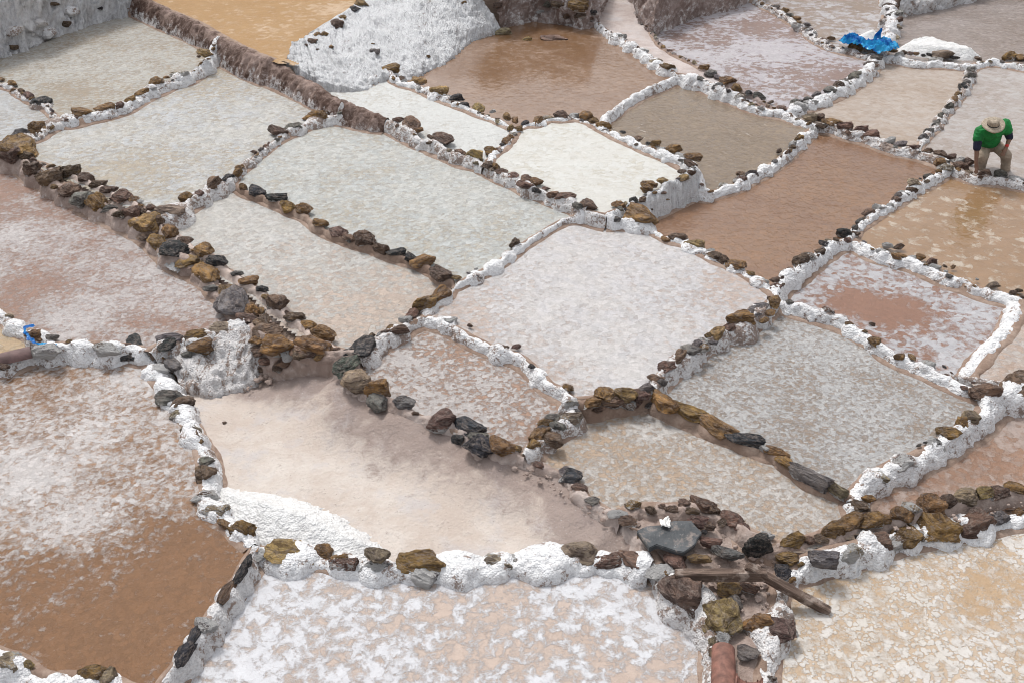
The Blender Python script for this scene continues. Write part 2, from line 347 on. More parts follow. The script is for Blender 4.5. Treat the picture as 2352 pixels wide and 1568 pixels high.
wall('W35', P_((2150,844,-.06),(2190,848,-.11),(2226,853),(2262,858),(2300,863),(2352,868),(2450,880,-.1),(2850,930,-.1)), .12, 'saltmix', 'thin brown and white rim at the foot of the raked salt bank')
wall('W36', P_((2450,878,-.1),(2360,872,-.08),(2322,888,-.05),(2290,910),(2262,938),(2221,970),(2189,995),(2149,1018),(2114,1040),(2064,1062),(2014,1088),(1985,1115),'CC',(1972,1192,-.16)), .26, 'salt', 'thick pure white salt wall with an ochre stone curving down on the right')
wall('W37', P_('EE',(1521,922),(1573,951),(1638,981),(1708,1014),(1756,1036),(1786,1046),(1809,1066),(1861,1099),(1914,1126),'CC'), .065, 'mudrim', 'line of long flat ochre and slate stones set on edge', lump=.15, zoff=-.04)
wall('W38', P_('Q',(1760,700),(1738,714),(1704,739),(1668,755),(1640,770),(1613,784),(1580,808),(1551,830),(1524,855),(1506,878),'EE'), .16, 'saltmix', 'wall of rounded brown and grey stones right of the pink-white centre pond')
wall('W39', P_('EE',(1465,906),(1438,911),(1393,917),(1361,926),'FF'), .17, 'mudrim', 'short wall of squared tan stones below the centre pond', zoff=-.06)
wall('W40', P_('G',(1010,728),(1040,744),(1078,766),(1113,784),(1150,800),(1188,812),(1217,835),(1238,857),(1260,879),(1293,900),'FF'), .15, 'salt', 'snaking white salt rim on the left of the centre pond')
wall('W41', P_('FF',(1310,955),(1285,970),(1258,985),(1240,1005),(1222,1030),'GG'), .22, 'saltmix', 'heap of tan stones and salt joining the two brown flecked ponds')
wall('W42', P_('H',(797,845),(828,882),(870,900),(912,922),(955,943),(1010,966),(1060,986),(1100,1015),(1150,1032),'GG'), .2, 'bankearth', 'sandy bank with grey slate and tan boulders above the dry salt bed', sl=.35, lump=.35)
wall('W43', P_('GG',(1245,1062),(1285,1080),(1315,1105),(1345,1138),(1385,1166),'HH'), .22, 'bankearth', 'sandy eroded bank between the dry salt bed and the beige pond', sl=.35, lump=.4)
wall('W44', P_('HH',(1470,1166),(1530,1164),(1590,1164),(1640,1180),(1690,1204),(1735,1228),(1780,1246),(1830,1246),(1880,1230),(1930,1208),(1972,1192,-.16)), .26, 'mound', 'rubble wall of brown lumps at the foot of the beige pond', sl=.6, lump=.4)
wall('W45', P_((1972,1192,-.16),(2020,1186),(2074,1180),(2130,1160),(2180,1150),(2240,1138),(2300,1126),(2352,1116),(2460,1098,-.14),(2850,1030,-.14)), .14, 'mound', 'row of ochre rocks along the upper side of the sandy channel')
wall('W46', P_((1790,1350,-.34),(1825,1318,-.30),(1862,1292,-.26),(1910,1275),(1960,1264),(2014,1252),(2089,1235),(2156,1215),(2231,1202),(2301,1189),(2352,1180),(2460,1162,-.24),(2850,1100,-.24)), .24, 'salt', 'salt-caked wall of big brown boulders above the bubbly lower right pond', zoff=-.02)
wall('W47', P_('JJ',(650,1276),(710,1279),(780,1290),(860,1299),(960,1304),(1060,1299),(1150,1295),(1240,1289),(1330,1283),(1400,1284),(1460,1293),'MD'), .18, 'salt', 'long wall of salt-coated boulders across the foot of the dry bed', zoff=-.02)
wall('W48', P_('KK',(350,840),(370,872),(398,910),(425,950),(447,993),(466,1030),(475,1062),(481,1098),(490,1140),(510,1190),(545,1232),'JJ'), .24, 'salt', 'curving salt-coated stone wall left of the dry salt bed', zoff=-.02)
wall('W49', P_((-420,985,-.2),(-60,858,-.2),(5,838,-.18),(45,822),(85,806),(130,800),(180,799),(240,800),(300,806),'KK'), .22, 'salt', 'white salt wall with a black slab at the top of the lower-left pond')
wall('W50', P_((-420,500,-.08),(-60,685,-.08),(0,716),(30,744),(60,764),(90,777),(118,798,-.17)), .2, 'salt', 'white salt spur with a blue rag at the left edge')
wall('W52', P_('JJ',(566,1305),(545,1338),(522,1372),(498,1405),(472,1438),(448,1468),(425,1505),(400,1545),(360,1600,-.34),(310,1700,-.34)), .09, 'saltgrey', 'narrow ledge of slates set on edge between the two lowest ponds', lump=.2)
wall('W53', P_((-420,1360,-.26),(-80,1480,-.26),(0,1512),(40,1528),(80,1552),(115,1566),(150,1562),(190,1562),(240,1566),(300,1600,-.3),(330,1660,-.32)), .26, 'salt', 'knobbly pure white salt wall in the lower left corner')
wall('W54', P_((-420,205,.06),(-70,320,.06),(-20,338),(25,356),(70,388),(115,412),(155,438),(190,460),(225,474),(275,497),(310,515),(345,545),(372,572),(420,600),(470,632),(500,664),(535,690),(565,722,.02),(572,746,.03)), .2, 'mound', 'long rocky wall of ochre boulders descending along the left channel', sl=.45, lump=.35)
wall('W55', P_((-60,330,.2),(-10,340,.2),(40,350,.15),(100,372),(150,393),(195,411),(250,438),(310,465),'D',(400,532),(430,556),(470,578),(520,610),(572,646),(605,668),(640,698),(680,732),(740,775,.05),'H'), .14, 'sand', 'line of small flat stones along the upper edge of the left channel', sl=.6)
wall('W56', P_('KK',(380,790),(430,777),(480,767),(520,757),(565,732,.02)), .2, 'saltgrey', 'salt-caked boulders above the little dry cascade', sl=.5, lump=.4)
wall('W57', P_('MD',(1545,1340),(1595,1392),(1628,1435),(1640,1500),(1645,1600,-.38),(1650,1720,-.38)), .16, 'saltmix', 'crusted stone edge beside the clay roof-tile gutter')
wall('W58', P_('HH',(1455,1225,-.3),(1480,1270,-.36),'MD'), .2, 'bankearth', 'low sandy lip at the right end of the dry bed', sl=.5)
wall('W59', P_((1790,1350,-.34),(1788,1400),(1785,1440),(1772,1490),(1762,1540),(1758,1600,-.38),(1750,1720,-.38)), .2, 'saltmix', 'crusted boulder edge between the tile gutter and the bubbly pond')

# ------------------------------------------------------------------ stones set in the walls: x y width colour
STONES = {
'RIDGE': '880,246,30,b,-.01 897,254,24,b,-.01 430,36,20,b,-.01 600,105,18,b,-.01 700,160,16,b,-.01 770,192,18,b,-.01 835,222,20,b,-.01 520,70,16,b,-.01',
'W1': '2,182,14,o 25,193,26,o 48,208,16,b 66,220,26,r 97,233,44,g',
'W2': '190,260,38,o 240,250,38,o 300,229,26,o 325,213,28,o 360,190,34,o 382,178,14,o 470,122,28,y 457,130,12,b 160,270,36,w 275,243,28,w 412,170,40,w 345,203,30,w',
'W3': '85,293,36,o 45,312,42,s 118,280,40,w',
'W4': '723,270,50,o 638,303,36,b 675,291,40,w 745,264,16,b 550,385,22,o 570,369,24,w 583,350,12,b',
'W4B': '397,484,66,k 427,453,30,o 457,446,34,w 490,424,42,r 522,410,32,g 545,396,24,o',
'W6': '557,430,22,o 590,440,42,g 635,454,42,g 660,476,32,o 695,482,44,o 730,513,42,o 775,533,44,r 803,547,28,r 802,554,12,g 835,551,54,b 875,571,36,b 910,581,40,g 943,593,28,g 970,600,44,o 1013,628,52,b 1046,638,24,y',
'W7': '1010,683,46,o 983,699,46,o',
'W8': '948,721,28,r 930,732,30,w 900,752,24,o 918,757,38,b 888,763,38,w 853,771,16,b 862,781,34,w 834,802,58,g 795,810,24,g',
'W9': '1183,562,28,b 1165,580,28,w 1130,605,36,w 1090,630,30,w 1093,618,8,g',
'W5A': '915,276,24,r 945,289,44,r 962,300,20,o 1018,318,46,r 990,315,20,b 1055,350,30,r 1092,359,38,y 1130,348,30,o 1120,380,28,r 1138,384,24,o',
'W5B': '1152,394,22,r 1177,404,26,r 1206,427,34,r 1231,420,28,o 1232,438,20,g 1252,433,18,r 1208,414,28,r 1271,447,24,r 1300,452,42,r 1326,473,26,s 1353,472,36,r',
'W15B': '1391,493,54,k,-.01 1423,470,28,o',
'W15': '1491,424,30,o 1486,436,26,o 1522,415,26,y 1506,426,12,o 1503,443,9,o,-.16 1523,443,14,b,-.14 1532,459,10,o,-.26 1568,410,26,y,-.1 1588,398,18,b 1621,418,14,o,-.12 1453,461,22,g 1446,474,10,g,-.1 1436,483,12,g,-.1 1480,486,12,b,-.2 1496,482,10,b,-.22 1566,394,18,b',
'W16': '1473,503,60,o 1521,533,22,w 1558,546,34,r 1598,563,48,y 1640,586,38,b 1660,597,26,b 1693,608,40,o 1723,628,26,o 1630,577,20,s 1745,645,36,w',
'W14': '1343,269,30,o 1362,277,22,o 1388,289,30,o 1401,300,9,o 1431,304,14,g 1468,320,16,r 1488,330,12,g 1507,331,24,o 1548,343,32,o 1591,361,34,o 1586,376,28,b 1415,304,24,w 1450,317,28,w 1525,344,26,w 1567,357,26,w',
'W12': '1290,268,32,r 1235,280,30,o 1207,284,20,g 1260,270,24,w 1320,265,26,w',
'W10': '1183,276,18,o 1186,297,24,o 1163,324,24,o 1153,332,12,g 1140,345,24,w',
'W11': '892,160,40,o 860,138,34,w 958,187,32,y 921,181,16,b 1008,214,38,y 1049,225,28,g 1069,240,22,g 1100,249,26,y 1132,256,14,r 1165,270,20,o 1172,294,16,y 985,204,26,w 1030,223,24,w',
'W19': '1533,154,36,o 1446,99,12,o 1420,84,30,w 1475,116,26,w 1488,129,24,w 1506,141,28,w 1450,102,28,w',
'W20': '1618,157,24,o 1631,170,24,s 1646,177,18,s 1672,189,34,o 1693,204,24,o 1718,214,16,g 1743,222,26,s',
'W18': '1769,236,14,b 1796,250,20,r 1831,256,16,b 1859,270,26,k 1881,270,24,b 1886,290,22,b 1608,181,18,s 1590,174,26,w 1650,198,26,w 1700,221,26,w',
'W25': '2014,132,30,s 2000,147,26,s 1964,174,34,s 1941,190,30,s 1906,207,30,s 1876,220,20,s 1856,230,20,s 1829,240,32,s 1981,163,30,w 1925,200,34,w 1888,222,34,w 1862,234,26,w 1835,246,36,w 2005,152,26,w 1946,194,34,w',
'W21': '1781,15,20,w 1804,25,16,o 1814,36,20,s 1829,42,24,o 1834,51,14,o 1854,57,20,s 1868,76,16,r 1909,88,16,o 1964,112,28,o 1991,113,14,b 1832,60,24,w 1862,73,24,w 1890,92,24,w',
'W22': '2040,22,14,s 2041,36,12,s 2033,42,8,b 2054,70,8,b 2045,14,30,w 2060,30,26,w 2040,50,30,w 2058,60,28,w 2030,72,26,w 2050,84,30,w 2062,45,22,w 2035,94,28,w',
'W23': '2051,117,18,o 2076,121,14,b 2090,123,12,r 2104,124,12,o 2121,128,9,g 2135,126,12,g 2166,127,38,k 2193,133,18,g 2248,135,18,b 2065,126,22,w 2150,136,26,w 2215,141,26,w',
'W24': '2319,132,30,o 2344,132,26,o 2285,134,26,w',
'W26': '2230,160,22,s 2228,175,24,s 2220,189,20,s 2214,202,24,g 2201,217,16,o 2193,229,26,o 2179,246,24,s 2171,257,14,s 2161,269,26,s 2149,284,26,s 2133,301,22,s 2121,317,22,s',
'W27': '1911,281,36,o 1939,291,30,r 1976,300,34,r 2006,309,34,r 2069,330,24,s 2096,339,26,r 2040,323,28,w',
'W28': '2131,347,20,b 2159,355,32,r 2184,361,20,r 2201,368,24,w 2161,376,26,o 2209,382,28,r 2224,371,22,b 2141,367,20,w 2171,383,30,w',
'W29': '2300,400,24,s 2262,398,24,r 2335,409,28,w',
'W17': '1701,399,20,r 1836,321,26,o 1821,331,20,r 1789,347,14,b 1665,425,26,w 1703,412,30,w 1727,398,26,w 1755,383,26,w 1845,308,26,w',
'W30': '2101,421,34,k 2063,449,16,s 1996,489,28,b 1975,509,18,s 1964,524,18,s 1939,537,30,g 1966,537,16,r 2114,411,8,g 2135,405,24,w 2075,443,26,w 2020,477,26,w',
'W31': '1891,558,20,g 1921,552,12,b 1836,598,38,b 1861,590,24,b 1779,643,18,b 1796,638,12,b 1780,664,32,r 1779,692,34,o 1769,718,24,o 1905,556,26,w 1812,622,34,w',
'W32': '2039,564,22,r 2065,567,22,b 2059,591,20,o 2076,589,12,o 2003,572,9,o 2116,592,22,o 2139,602,22,r 2189,613,12,o 2173,624,9,b 2171,612,10,b 2244,642,8,b 2281,655,24,k 2326,672,16,b 2341,667,14,b 2030,577,28,w 2100,590,26,w 2150,611,26,w 2220,641,26,w 2268,655,24,w 2308,668,26,w',
'W34': '1901,716,26,r 2004,745,14,b 2012,785,30,o 2094,820,20,y 2186,856,8,b 2236,878,10,b 2169,842,10,g 1850,695,30,w 1940,727,30,w 2130,836,34,w',
'W36': '2229,959,36,k 2209,973,36,o 2178,994,48,o 2111,1022,14,s 2126,1016,10,g 1996,1145,26,o 2291,897,16,s 2150,1018,40,w 2075,1060,50,w 2015,1090,46,w 1975,1160,46,w 2262,900,60,r 2340,884,70,r 2322,905,44,w',
'W37': '1508,903,24,o 1518,926,50,o 1573,946,66,o 1641,977,74,o 1711,1010,66,g 1756,1032,28,o 1784,1038,46,o 1809,1064,38,o 1861,1097,68,s 1916,1123,46,k',
'W38': '1741,710,44,s 1753,736,20,o 1703,738,60,o 1673,752,26,r 1651,766,36,y 1631,770,26,o 1616,781,20,b 1601,791,24,s 1618,799,22,o 1588,808,40,s 1561,819,42,r 1531,841,36,r 1506,868,32,r 1521,877,20,s 1638,786,18,s',
'W39': '1483,890,34,s 1462,899,20,r 1476,909,30,r 1438,907,42,y 1391,907,46,o 1398,924,42,r,-.08 1415,926,30,r,-.1 1375,938,28,r,-.1 1460,922,30,r,-.1 1361,925,38,o 1441,926,34,r,-.08 1491,929,18,s,-.06',
'W40': '1080,748,12,b 1186,797,20,r 1306,890,24,o 1223,842,14,g 1326,946,24,s 1311,924,36,w 1240,855,32,w 1150,799,34,w 1030,736,34,w',
'W41': '1311,958,46,w 1268,958,30,s 1253,973,36,o 1251,985,30,s 1238,999,46,o 1273,1009,40,r 1226,1024,30,o 1213,1036,24,w 1281,977,30,s',
'W42': '795,838,70,v 820,876,66,k 868,894,62,o 925,926,50,s 870,924,44,s,-.1 1015,964,60,r 1075,979,62,g 1053,1009,30,g,-.06 1103,1022,60,g 1150,1027,56,o 1098,1001,38,s 1183,1028,26,o',
'W43': '1311,1093,42,g 1296,1081,30,s 1360,1150,26,s 1240,1068,24,r 1418,1180,40,s 1442,1196,34,b 1330,1122,30,r',
'W44': '1453,1158,30,o 1573,1158,26,r 1521,1161,18,r 1611,1160,50,b 1638,1171,30,b 1678,1192,40,r 1755,1232,34,g 1824,1241,56,o 1545,1170,30,r 1590,1172,28,b 1495,1172,24,b 1705,1212,30,r 1660,1200,24,b 1860,1240,26,r',
'W45': '1911,1217,46,o 1886,1236,30,b 1951,1202,56,o 1986,1188,26,b 1996,1197,50,o 2024,1191,36,o 2074,1184,50,o 2094,1170,40,o 2139,1160,54,o 2176,1151,46,b 2214,1139,50,k 2266,1131,46,y 2294,1130,40,b 2331,1119,46,o',
'W46': '2014,1250,70,b 2084,1230,64,o 2156,1212,82,o 2239,1200,78,b 2296,1187,40,s 2339,1178,26,o 1955,1266,54,w 2050,1246,44,w 2120,1225,44,w 2200,1208,40,w 2275,1192,40,w',
'W47': '598,1272,38,g 668,1270,98,y 743,1264,40,o 782,1286,38,o 790,1294,60,w 866,1304,70,w 968,1290,84,o 970,1316,70,w,-.04 1055,1297,96,w 1138,1292,72,w 1251,1282,104,w 1331,1275,70,k 1393,1283,60,w 1461,1289,74,r 1518,1316,60,w 915,1300,44,w 1190,1290,40,w',
'W48': '305,804,80,g 365,815,44,o 393,916,56,s 420,929,50,b 445,1001,48,w 458,1014,20,o 475,1058,36,s 475,1089,40,b 515,1202,36,o 552,1217,56,o 475,1192,30,w 360,850,50,w 382,882,50,w 412,950,44,w 438,985,40,w 470,1140,50,w 492,1165,60,w',
'W56': '390,779,50,s 460,774,60,o 517,758,60,w 383,794,40,g 460,796,46,o,-.12 545,745,40,w 425,778,36,w',
'W49': '107,803,60,w 180,799,60,w 240,800,60,w 8,842,24,b',
'W50': '82,769,46,o 120,776,26,s 30,742,40,w',
'W52': '567,1292,30,g 552,1321,34,g 520,1359,44,b 472,1434,50,w 446,1461,44,g 425,1498,44,g 497,1400,40,w',
'W53': '65,1526,26,y 212,1548,58,o 252,1553,46,k 20,1516,60,w 120,1562,50,w',
'W54': '42,346,80,o 22,356,55,r 75,388,44,b 115,408,50,b 122,430,16,y 155,436,56,r 190,458,44,s 222,466,56,o 275,492,30,b 302,492,38,r 335,523,62,o 335,545,34,b,-.1 362,557,48,o 395,572,62,g 434,600,52,o 475,627,66,o 485,662,30,s 535,674,66,o 537,704,72,s 572,714,50,o 567,732,48,b 603,742,50,b 615,762,52,r 643,797,62,o 723,797,76,o 598,812,40,b,-.1 648,834,46,r,-.2 598,851,28,b,-.35 600,714,26,o 685,800,50,b 60,360,30,b 250,480,30,s',
'W55': '195,409,36,b 225,424,36,b 250,437,36,b 277,451,52,r 310,459,24,o 322,463,18,r 322,484,32,b 347,479,22,r 357,509,40,b 392,533,46,o 425,553,30,b 465,573,46,o 500,600,44,g 572,645,38,o 162,396,40,b 603,664,28,g 638,696,50,b 678,728,40,b 708,747,34,o 738,771,56,o 545,628,26,s',
'W57': '1576,1364,104,m 1651,1412,90,y 1661,1457,40,o,-.1 1678,1350,50,y 1686,1381,40,s 1716,1347,44,r',
'W58': '1551,1288,46,r 1480,1290,30,w',
'W59': '1745,1436,74,o 1780,1446,84,m 1801,1312,42,g 1775,1490,40,w 1795,1395,40,w 1720,1500,40,s',
}
SC_COL = dict(o=(.40,.235,.095), b=(.225,.145,.10), y=(.54,.37,.16), g=(.065,.07,.08), s=(.28,.265,.255), w=(.74,.73,.72),
              r=(.30,.185,.14), k=(.48,.38,.265), v=(.13,.145,.12), m=(.24,.155,.125))

# ------------------------------------------------------------------ embankments: pairs of (top, foot)
def ht(x, y, z, h, sx=.1, sy=.3):
    p = at(x, y, z); return (Vector((p.x+sx, p.y+sy, z+h)), p)
def pr(a, b): return (at(*a), at(*b))
EMB = {
'E1': dict(pairs=[ht(-160,185,.15,1.6), ht(-60,155,.15,1.65), ht(0,132,.15,1.7), ht(60,116,.15,1.7), ht(120,87,.15,1.7), ht(200,61,.15,1.7), ht(270,42,.15,1.6), ht(318,34,.15,1.5,-.1,.3), ht(322,10,.3,1.4,-.3,.2)],
     mat='drip', label='tall grey white salt-draped cliff at the upper left', rough=.22, nu=110, nv=44, flute=.15),
'E2': dict(pairs=[pr((676,100,.6),(660,140,.46)), pr((700,86,.62),(735,190,.28)), pr((728,68,.64),(840,214,.06)), pr((764,46,.67),(872,180,.18)), pr((800,24,.7),(940,184,-.03)), pr((840,-2,.76),(985,166,-.03)), pr((900,-32,.9),(1040,136,-.03)), pr((960,-62,1.1),(1078,99,-.03)), pr((1035,-82,1.35),(1150,74,-.03))],
     mat='dripwhite', label='broad white salt slope with dripping crust and small stones at top centre', rough=.10, nu=110, nv=50, flute=.12),
'E3': dict(pairs=[ht(1145,74,-.03,1.4), ht(1160,66,-.03,1.4), ht(1175,59,-.03,1.45), ht(1230,49,-.03,1.5), ht(1300,60,-.03,1.5), ht(1340,66,-.03,1.5,.0,.3), ht(1368,52,.02,1.45,-.15,.3), ht(1380,25,.06,1.3,-.3,.2), ht(1392,-15,.06,1.1,-.3,.1), ht(1400,-50,.06,1.0,-.3,.1)],
     mat='cliff', label='brown grey rocky bank rising behind the brown pond', rough=.24, nu=70, nv=34, flute=.04),
'E4': dict(pairs=[ht(1440,-45,.06,.8,.3,.1), ht(1450,0,.06,.9,.3,.1), ht(1462,35,.06,1,.3,.15), ht(1480,62,.05,1,.3,.2), ht(1497,82,.0,1,.2,.3), ht(1530,70,-.02,1), ht(1600,41,-.02,.9), ht(1690,19,-.02,.8), ht(1740,-4,-.02,.7), ht(1830,-35,-.02,.7)],
     mat='cliff', label='dark grey brown earth bank right of the foot path', rough=.14, nu=80, nv=28, flute=.05),
'E5': dict(pairs=[ht(2062,42,-.05,.55), ht(2100,32,-.05,.6), ht(2165,21,-.05,.6), ht(2240,2,-.05,.6), ht(2320,-18,-.05,.6), ht(2450,-45,-.05,.6)],
     mat='saltgrey', label='white lumpy salt bank at the top right edge', rough=.2, nu=60, nv=22, flute=.04),
'E7': dict(pairs=[pr((368,792,-.2),(425,900,-.42)), pr((440,778,-.1),(500,912,-.44)), pr((510,762,-.04),(565,884,-.44)), pr((570,748,.03),(604,862,-.44))],
     mat='cascade', label='small grey salt-crusted cascade spilling from the channel into the dry bed', rough=.12, nu=46, nv=26, flute=.08),
'E8': dict(pairs=[pr((570,744,.03),(602,866,-.44)), pr((630,782,.03),(642,858,-.34)), pr((690,796,.03),(702,844,-.20)), pr((750,806,.03),(764,838,-.10)), pr((815,804,.03),(808,832,-.06))],
     mat='mound', label='short brown stony drop at the end of the left channel', rough=.07, nu=40, nv=20, flute=.03),
}
EST = {
'E1': '120,12,26,b 150,55,24,b 30,110,22,b 230,20,16,g 90,55,40,w 30,70,46,w 105,75,44,w 160,25,40,w',
'E2': '833,11,30,y 814,21,28,g 788,40,18,o 773,57,34,r 745,77,20,o 728,80,22,o 718,95,26,r 730,112,10,b 760,110,16,o 854,99,11,o 860,120,26,s 983,130,11,o 705,105,12,b 1065,4,14,o',
'E3': '1281,10,30,b 1326,15,48,o 1331,34,34,b 1358,45,18,r 1258,10,24,s 1361,30,22,g 1100,6,24,b 1345,5,22,o 1300,38,22,b 1240,30,18,b',
'E7': '400,840,44,s 470,800,46,o 430,815,30,s',
'E8': '600,805,44,b 645,802,60,o 612,828,38,r 652,832,46,r 594,850,30,b 685,815,44,b 590,785,46,o 620,785,40,b 665,818,40,r 715,812,46,b 640,845,26,b 735,818,30,o',
'E4': '1470,40,16,b 1485,62,12,r 1475,55,10,s',
}

# ------------------------------------------------------------------ ponds and patches of ground: seed, level, look, label
RG = {}
def reg(key, seed, z, name, label, mat=None, blobs=(), kind='structure', wob=.004, **kw):
    RG[key] = dict(seed=seed, z=z, name=name, label=label, mat=mat, blobs=blobs, kw=kw, wob=wob)
c = rgb
# blobs: x, y, radius in px (horizontal), change of salt cover
reg('P1', (250,130), .15, 'salt_pond', 'beige pond under the salt-draped cliff at the upper left', mud1=c(182,164,140), mud2=c(192,178,158), salt1=c(203,200,192), salt2=c(212,208,200), vs=16, cov=.62, soft=.2, water=.4, speck=.3, blobs=[(170,220,170,-.12),(320,160,200,.06)])
reg('P2', (40,260), .12, 'salt_pond', 'sliver of grey white pond at the far left', mud1=c(190,178,160), mud2=c(200,190,178), salt1=c(210,212,214), salt2=c(205,204,202), vs=16, cov=.75, soft=.2, water=.4)
reg('P3', (350,320), .06, 'salt_pond', 'large bluish white pond with tan stains left of the ridge', mud1=c(196,182,160), mud2=c(204,192,174), salt1=c(210,212,214), salt2=c(216,213,206), vs=15, cov=.68, soft=.2, water=.4, speck=.42, mott=.2, blobs=[(560,190,180,-.1),(300,380,150,-.1),(450,260,180,.1)])
reg('P4', (900,450), 0.0, 'salt_pond', 'large pale blue-white pond at the centre left', mud1=c(200,190,172), mud2=c(208,200,186), salt1=c(210,213,211), salt2=c(217,216,210), vs=15, cov=.78, soft=.22, water=.4, speck=.42, mott=.2)
reg('P5', (700,620), -.06, 'salt_pond', 'pale pond turning pinkish along its lower edge beside the rocky channel', mud1=c(208,188,172), mud2=c(212,196,182), salt1=c(216,214,210), salt2=c(212,208,201), vs=15, cov=.66, soft=.2, water=.35, speck=.38, mott=.2, blobs=[(600,520,200,.15),(850,730,250,-.14)])
reg('P6', (620,40), .5, 'salt_pond', 'brine pond painted yellow tan for the hillside reflection at the top behind the ridge', mud1=c(188,142,80), mud2=c(197,153,94), salt1=c(228,200,172), salt2=c(222,190,155), vs=8, edge=0, mott=.05, cov=.12, soft=.15, water=.25, speck=.12, ripple=.4, blobs=[(800,20,90,.2)])  # hillside reflection is put into the tan mud colours
reg('P7', (1000,260), .1, 'salt_pond', 'narrow bright white pond beside the ridge end', mud1=c(222,212,196), mud2=c(228,222,212), salt1=c(240,240,236), salt2=c(234,234,230), vs=18, mott=.06, edge=.1, cov=.95, soft=.2, water=.2, speck=.2)
reg('P8', (1200,180), -.03, 'salt_pond', 'brown brine pond mirroring the rocky bank at top centre', mud1=c(140,99,60), mud2=c(149,109,71), salt1=c(178,150,130), salt2=c(180,152,132), vs=10, edge=0, mott=.06, cov=.15, soft=.25, water=1, ripple=0.12, speck=.15)
reg('P9', (1360,380), .12, 'salt_pond', 'brightest cream-white pond behind the tall dripping wall', mud1=c(226,216,196), mud2=c(234,228,214), salt1=c(243,242,236), salt2=c(238,235,227), vs=14, mott=.04, edge=.04, cov=.95, soft=.25, water=.2, speck=.08)
reg('P10', (1620,300), -.12, 'salt_pond', 'grey brown rippled brine pond right of the bright pond', mud1=c(130,108,82), mud2=c(138,116,92), salt1=c(156,136,112), salt2=c(160,140,118), vs=12, edge=0, mott=.10, cov=.3, soft=.3, water=1, ripple=0.70, speck=.2)
reg('P11', (1750,130), -.02, 'salt_pond', 'lilac white pond with mauve brown stains beside the foot path', mud1=c(160,132,120), mud2=c(170,144,134), salt1=c(205,198,203), salt2=c(212,206,208), vs=11, mott=.1, edge=.1, cov=.6, soft=.12, water=.5, speck=.15, lv=.7, blobs=[(1620,100,90,-.12),(1800,110,120,.12)])
reg('P12', (1930,50), .03, 'salt_pond', 'pale pond with floating salt flakes above the blue plastic sheet', mud1=c(172,150,132), mud2=c(182,162,148), salt1=c(205,200,202), salt2=c(212,208,208), vs=8, mott=.08, edge=.1, cov=.45, soft=.15, water=.7, speck=.1)
reg('P13', (2200,70), -.05, 'salt_pond', 'grey brown rippled pond at the top right', mud1=c(150,130,116), mud2=c(158,140,128), salt1=c(176,164,158), salt2=c(180,168,162), vs=12, mott=.1, edge=0, cov=.35, soft=.3, water=1, ripple=0.40, speck=.2)
reg('P14', (2060,220), -.1, 'salt_pond', 'pale tan rippled pond below the long salt heap', mud1=c(184,160,138), mud2=c(190,168,148), salt1=c(204,190,178), salt2=c(206,194,184), vs=9, mott=.06, edge=0, cov=.45, soft=.35, water=.8, ripple=0.35, speck=.1)
reg('P15', (2300,230), -.12, 'salt_pond', 'grey tan pond in which the stooping man stands', mud1=c(176,158,144), mud2=c(184,168,156), salt1=c(200,192,188), salt2=c(204,198,194), vs=9, mott=.06, edge=0, cov=.45, soft=.35, water=.8, ripple=0.35, speck=.1)
reg('P16', (1850,430), -.2, 'salt_pond', 'large reddish brown brine pond right of the tall dripping wall', mud1=c(138,96,62), mud2=c(147,107,73), salt1=c(162,124,94), salt2=c(166,129,101), vs=12, mott=.08, edge=0, cov=.2, soft=.3, water=1, ripple=0.50, speck=.15)
reg('P17', (2180,500), -.22, 'salt_pond', 'tan brown pond with pale flakes below the stooping man', mud1=c(160,122,80), mud2=c(168,130,90), salt1=c(205,188,168), salt2=c(210,194,176), vs=8, mott=.07, edge=.1, cov=.22, soft=0.10, water=.9, ripple=0.20, speck=.1)
reg('P18', (2000,620), -.3, 'salt_pond', 'white crusted pond with a reddish brown blot in its middle', mud1=c(160,118,96), mud2=c(170,130,110), salt1=c(204,202,205), salt2=c(212,210,212), vs=14, mott=.1, edge=.15, cov=.72, soft=0.17, water=.4, speck=.15, blobs=[(2010,705,100,-.34),(2075,725,70,-.22),(1945,690,60,-.2)])
reg('P19', (2330,820), -.22, 'salt_pond', 'sliver of pinkish pond behind the raked salt bank', mud1=c(205,180,162), mud2=c(212,190,175), salt1=c(220,212,206), salt2=c(216,208,202), vs=14, cov=.5, soft=.2, water=.3)
reg('P20', (1400,700), -.06, 'salt_pond', 'large pink-white salt-crusted pond at the centre', mud1=c(214,192,178), mud2=c(218,200,188), salt1=c(222,219,220), salt2=c(226,221,218), vs=16, mott=.16, edge=.12, cov=.76, soft=.2, water=.3, speck=.2, blobs=[(1080,720,110,-.18),(1280,850,120,-.14),(1400,640,250,.12),(1450,850,200,.1)])
reg('P21', (1850,900), -.2, 'salt_pond', 'grey white pond of fine salt flakes right of centre', mud1=c(174,154,136), mud2=c(186,168,152), salt1=c(204,203,202), salt2=c(210,208,206), vs=26, vk=0.26, edge=.35, cov=.66, soft=0.17, water=.35, speck=.35, blobs=[(1620,900,120,-.06),(1750,820,150,.06)])
reg('P22', (1080,880), -.16, 'salt_pond', 'reddish brown pond thickly flecked with white salt flakes', mud1=c(180,144,120), mud2=c(188,154,132), salt1=c(206,198,194), salt2=c(212,205,201), vs=19, vk=0.24, edge=.4, cov=.56, soft=0.12, water=.3, speck=.15)
reg('P23', (1600,1090), -.25, 'salt_pond', 'beige pond with white flakes below the line of flat stones', mud1=c(200,174,148), mud2=c(208,184,162), salt1=c(214,208,202), salt2=c(220,214,208), vs=21, vk=0.24, edge=.35, cov=.6, soft=0.16, water=.35, speck=.22)
reg('P24', (800,1000), -.42, 'dry_salt_bed', 'dry sandy pink salt bed in the middle foreground', mat='bed', wob=.02)
